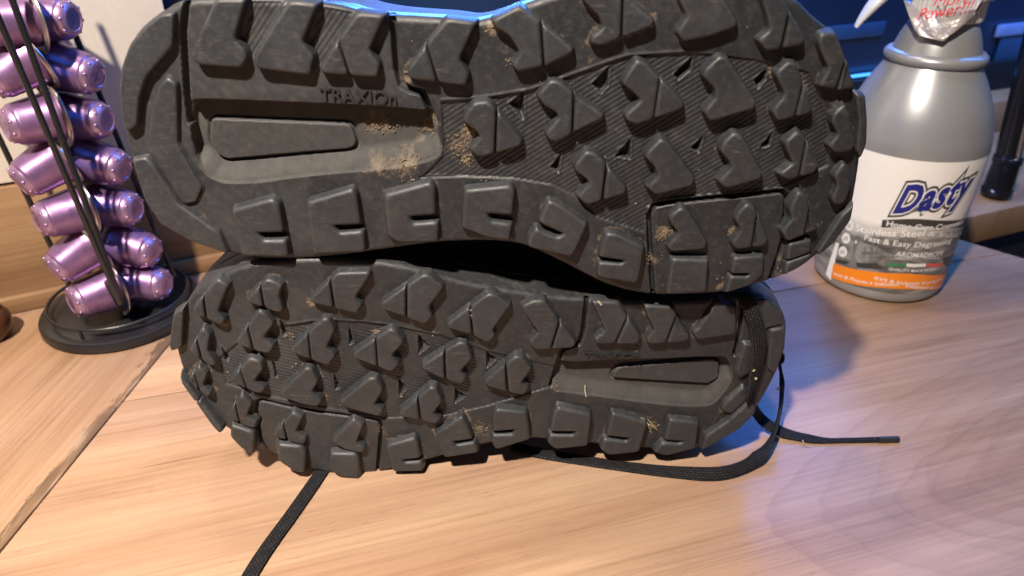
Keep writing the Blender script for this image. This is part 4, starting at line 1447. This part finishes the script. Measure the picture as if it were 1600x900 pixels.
def hit(u_, v_, rf=br):
    """where the line of sight meets the bottle: angle about its axis and height"""
    d = ray(u_, v_)
    z = 0.06
    for _ in range(25):
        r = rf(z)
        cx_, cy_ = BC.x + bo(z), BC.y
        a = d.x ** 2 + d.y ** 2
        b = -2 * (d.x * cx_ + d.y * cy_)
        c = cx_ ** 2 + cy_ ** 2 - r * r
        D = b * b - 4 * a * c
        t = (-b - math.sqrt(max(D, 0))) / (2 * a)
        z = 0.5 * z + 0.5 * (H + d.z * t)
    p = d * t
    return math.atan2(p.y - cy_, p.x - cx_), z


def skin(phi, z, e, rf=br):
    r = rf(z) + e
    return (bo(z) + r * math.cos(phi), r * math.sin(phi), z)


def strip_px(name, top, bot, mat, e, parent, n=40, m=4):
    T = catmull([hit(*p) for p in top], 10)
    B = catmull([hit(*p) for p in bot], 10)
    def samp(C, k):
        q = k * (len(C) - 1)
        i = min(int(q), len(C) - 2)
        return C[i] * (1 - (q - i)) + C[i + 1] * (q - i)
    V, Fc = [], []
    for i in range(n + 1):
        a, b = samp(T, i / n), samp(B, i / n)
        for j in range(m + 1):
            c = a + (b - a) * j / m
            V.append(skin(c[0], c[1], e))
    for i in range(n):
        for j in range(m):
            Fc.append((i * (m + 1) + j, (i + 1) * (m + 1) + j, (i + 1) * (m + 1) + j + 1, i * (m + 1) + j + 1))
    return mesh_obj(name, V, Fc, mat, parent, 60)


def poly_px(name, pts, mat, e, parent, rf=br):
    """small flat print laid on the bottle"""
    bm = bmesh.new()
    bm.faces.new([bm.verts.new((*hit(u_, v_, rf), 0)) for u_, v_ in pts])
    return lay(name, bm, mat, e, parent, rf)


def lay(name, bm, mat, e, parent, rf=br, step=0.05):
    xs_ = [w_.co.x for w_ in bm.verts]
    x = math.floor(min(xs_) / step) * step
    while x < max(xs_):
        bmesh.ops.bisect_plane(bm, geom=bm.verts[:] + bm.edges[:] + bm.faces[:], plane_co=(x, 0, 0), plane_no=(1, 0, 0))
        x += step
    for w_ in bm.verts: w_.co = Vector(skin(w_.co.x, w_.co.y, e, rf))
    me = bpy.data.meshes.new(name)
    bm.to_mesh(me)
    bm.free()
    me.materials.append(mat)
    return link(bpy.data.objects.new(name, me), parent)


def text_px(text, p0, p1, cap, mat, e, parent, off=0.0, shear=0.0, rf=br, space=1.0, name='lettering', fit=None):
    a, b = hit(*p0, rf), hit(*p1, rf)
    rm = rf((a[1] + b[1]) / 2)
    me = text_mesh(text, 1.0, off, shear, space=space)
    ref = text_mesh(text, 1.0, 0.0, shear, space=space) if fit is None else fit
    rx = [w_.co.x for w_ in ref.vertices]
    x0_, x1_ = min(rx), max(rx)
    dz = b[1] - a[1]
    bm = bmesh.new()
    bm.from_mesh(me)
    for w_ in bm.verts:
        t = (w_.co.x - x0_) / (x1_ - x0_)
        w_.co = Vector((a[0] + (b[0] - a[0]) * t, a[1] + dz * t + w_.co.y / 0.72 * cap, 0))
    return lay(name, bm, mat, e, parent, rf)


def label_mat():
    """printed label: white above, a blurred steel kitchen below"""
    t = NT('printed_label')
    v = t.coord()
    sep = t.node('ShaderNodeSeparateXYZ')
    t.l.new(v, sep.inputs[0])
    n = t.noise(t.coord(scale=(1, 1, 2.2)), 26, 3, 0.5, 1.2)
    hgt = t.math('ADD', sep.outputs[2], t.math('MULTIPLY', t.math('SUBTRACT', n, 0.5), 0.022))
    hgt = t.math('ADD', hgt, t.math('MULTIPLY', sep.outputs[0], -0.12))
    up_ = t.ramp(t.math('MULTIPLY', hgt, 10.0), [(0.52, (0, 0, 0)), (0.66, (1, 1, 1))])
    steel = t.ramp(t.noise(t.coord(scale=(1, 1, 3.0)), 32, 4, 0.55, 1.5), [(0.30, (0.05, 0.05, 0.048)), (0.45, (0.13, 0.125, 0.115)), (0.60, (0.30, 0.29, 0.265)), (0.74, (0.16, 0.155, 0.145))])
    c = t.mix(up_, steel, (0.84, 0.82, 0.77))
    t.out(Base_Color=c, Roughness=0.38)
    return t.m


M['label'] = label_mat()
M['lwhite'] = plain('print_white', (0.80, 0.79, 0.76), 0.4, var=0.02)
M['ldark'] = plain('print_dark', (0.045, 0.042, 0.038), 0.4, var=0.05)
M['lgrey'] = plain('print_grey', (0.16, 0.155, 0.145), 0.4, var=0.2)
M['lblue'] = plain('print_blue', (0.012, 0.018, 0.20), 0.38, var=0.05)
M['lorange'] = plain('print_orange', (0.86, 0.25, 0.012), 0.4, var=0.03)
M['lgreen'] = plain('print_green', (0.05, 0.22, 0.10), 0.4)
M['lred'] = plain('print_red', (0.62, 0.10, 0.08), 0.4)
ph_c = hit(1440, 330)[0]
V, Fc = [], []
nA, nZ = 90, 40
for i in range(nA + 1):
    ph = ph_c - 1.75 + 3.5 * i / nA
    for j in range(nZ + 1):
        z = 0.0095 + (0.1075 - 0.0095) * j / nZ
        V.append(skin(ph, z, 0.0003))
for i in range(nA):
    for j in range(nZ):
        Fc.append((i * (nZ + 1) + j, (i + 1) * (nZ + 1) + j, (i + 1) * (nZ + 1) + j + 1, i * (nZ + 1) + j + 1))
label = mesh_obj('label', V, Fc, M['label'], bottle, 60)
E1_, E2_, E3_, E4_ = 0.0005, 0.0007, 0.0009, 0.0011
strip_px('orange_band', [(1303, 411), (1340, 421), (1383, 426), (1432, 428), (1484, 425)], [(1299, 433), (1340, 445), (1390, 450), (1440, 452), (1478, 450)], M['lorange'], E1_, label)
strip_px('back_panel_edge', [(1307, 378), (1312, 380)], [(1291, 428), (1299, 438)], M['lwhite'], E1_, label, 6)
fitD = text_mesh('Dasty', 1.0, 0.0, 0.3, space=1.1)
for mt, of, e in ((M['ldark'], 0.140, E1_), (M['lwhite'], 0.082, E2_), (M['lblue'], 0.036, E3_)):
    text_px('Dasty', (1397, 331), (1508, 306), 0.0195, mt, e, label, of, 0.3, space=1.1, name='logo', fit=fitD)
strip_px('dark_band', [(1379, 343), (1440, 342), (1508, 340)], [(1377, 355), (1440, 354), (1505, 351)], M['ldark'], E1_, label)
text_px('Home Care Cosmetics', (1385, 352), (1502, 348), 0.0040, M['lwhite'], E3_, label, 0.02)
text_px('Stainless Steel', (1337, 360), (1443, 368), 0.0050, M['lwhite'], E2_, label, 0.022)
text_px('& Inductie', (1448, 368), (1500, 366), 0.0042, M['lwhite'], E2_, label, 0.0, 0.1)
text_px('Fast & Easy Degreasing', (1351, 374), (1484, 378), 0.0042, M['lwhite'], E2_, label, 0.012)
text_px('AROMADROPS', (1398, 399), (1471, 398), 0.0038, M['lwhite'], E2_, label, 0.01, 0.15)
text_px('PERFUME', (1399, 404), (1424, 404), 0.0011, M['lwhite'], E2_, label)
text_px('ESSENCE', (1443, 404), (1466, 403), 0.0011, M['lwhite'], E2_, label)
strip_px('flag_green', [(1385, 410), (1416, 411)], [(1384, 415), (1416, 416)], M['lgreen'], E2_, label, 6)
strip_px('flag_white', [(1416, 411), (1446, 411)], [(1416, 416), (1445, 416)], M['lwhite'], E2_, label, 6)
strip_px('flag_red', [(1446, 411), (1472, 410)], [(1445, 416), (1471, 415)], M['lred'], E2_, label, 6)
text_px('QUALITY MADE IN ITALY', (1388, 421), (1465, 420), 0.0022, M['lwhite'], E2_, label, 0.01)
text_px('RVS & Inductie Kookplaten', (1366, 436), (1472, 435), 0.0028, M['lwhite'], E2_, label, 0.01, 0.12)
text_px('Inox & Plaqués à Induction', (1304, 429), (1404, 446), 0.0027, M['lwhite'], E2_, label, 0.01, 0.12)
text_px('· Edelstahl & Induktion', (1408, 446), (1477, 445), 0.0027, M['lwhite'], E2_, label, 0.01, 0.12)
for (cx_, cy_) in ((1328, 352), (1323, 372), (1318, 393)):
    poly_px('icon', [(cx_ + 6.5 * math.cos(a), cy_ + 8.5 * math.sin(a)) for a in np.linspace(0, 2 * math.pi, 20, endpoint=False)], M['lwhite'], E2_, label)
    for q in range(3):
        poly_px('icon_line', [(cx_ - 3 + 2.4 * q, cy_ - 3), (cx_ - 2 + 2.4 * q, cy_ - 3), (cx_ - 2.6 + 2.4 * q, cy_ + 3.5), (cx_ - 3.6 + 2.4 * q, cy_ + 3.5)], M['lgrey'], E3_, label)
poly_px('printed_spoon', [(1335, 374), (1338, 371), (1342, 373), (1343, 378), (1339, 384), (1336, 400), (1338, 412), (1341, 420), (1322, 414), (1329, 408), (1333, 398), (1334, 384), (1334, 379)], M['lgrey'], E1_, label)
poly_px('printed_spoon_bowl', [(1337, 376), (1339, 375), (1340, 378), (1338, 381), (1336.5, 379)], M['lwhite'], E2_, label)
for q in ([(1346, 393), (1380, 391), (1380, 396), (1346, 398)], [(1362, 380), (1365, 380), (1363, 407), (1359, 407)], [(1370, 383), (1373, 383), (1370, 408), (1366, 408)], [(1351, 386), (1353, 386), (1352, 402), (1349, 402)], [(1366, 365), (1369, 364), (1366, 384), (1362, 384)]):
    poly_px('printed_tap', q, M['lgrey'], E1_, label)
poly_px('printed_hob', [(1306, 404), (1330, 409), (1370, 411), (1384, 420), (1350, 419), (1306, 409)], M['ldark'], 0.00042, label)
poly_px('printed_pan', [(1472, 402), (1493, 393), (1489, 410), (1484, 422), (1473, 412)], M['ldark'], 0.00042, label)

# foil tag round the neck
def foil():
    t = NT('foil')
    v = t.coord()
    n = t.noise(v, 70, 5, 0.6, 0.8)
    c = t.ramp(t.noise(v, 50, 2), [(0.3, (0.58, 0.54, 0.52)), (0.7, (0.72, 0.68, 0.66))])
    t.out(Base_Color=c, Metallic=0.55, Roughness=0.32)
    t.bump(n, 0.8, 0.003)
    return t.m


M['foil'] = foil()


def nr(z): return 0.0262 + 0.0020 * float(sstep(np.array(-z), -0.192, -0.176)) - 0.0


edge_l = [(1398, -60), (1406, -30), (1414, 0), (1421, 22), (1430, 46), (1438, 56), (1455, 60), (1473, 64)]
edge_r = [(1556, -60), (1549, -30), (1538, -4), (1528, 14), (1512, 34), (1494, 48), (1481, 57), (1475, 64)]
V, Fc = [], []
A_ = [hit(*p, nr) for p in edge_l]
B_ = [hit(*p, nr) for p in edge_r]
nn_, mm_ = len(A_), 18
for i in range(nn_):
    for j in range(mm_ + 1):
        t = j / mm_
        ph, z = A_[i][0] * (1 - t) + B_[i][0] * t, A_[i][1] * (1 - t) + B_[i][1] * t
        wob = 0.0009 * math.sin(ph * 17 + z * 300) * math.sin(z * 420 + i)
        V.append(skin(ph, z, 0.0006 + wob, nr))
for i in range(nn_ - 1):
    for j in range(mm_):
        Fc.append((i * (mm_ + 1) + j, (i + 1) * (mm_ + 1) + j, (i + 1) * (mm_ + 1) + j + 1, i * (mm_ + 1) + j + 1))
tagf = mesh_obj('neck_tag', V, Fc, M['foil'], bottle, 70)
sm = tagf.modifiers.new('thick', 'SOLIDIFY')
sm.thickness = 0.0004
M['tagred'] = plain('tag_red', (0.75, 0.045, 0.06), 0.45)
text_px('More', (1460, 9), (1512, 4), 0.0062, M['tagred'], 0.0022, tagf, 0.0, 0.2, nr)
text_px('Power!!!', (1437, 30), (1516, 16), 0.0066, M['tagred'], 0.0022, tagf, 0.0, 0.2, nr)
text_px('AROMADROPS', (1448, 47), (1487, 39), 0.0026, M['lwhite'], 0.0022, tagf, 0.0, 0.1, nr)
print('LOWER z range', min(p[1] for p in L.P), 'UPPER z min', min(p[1] for p in U.P), 'bottle', BC, 'rack', RC, RR)
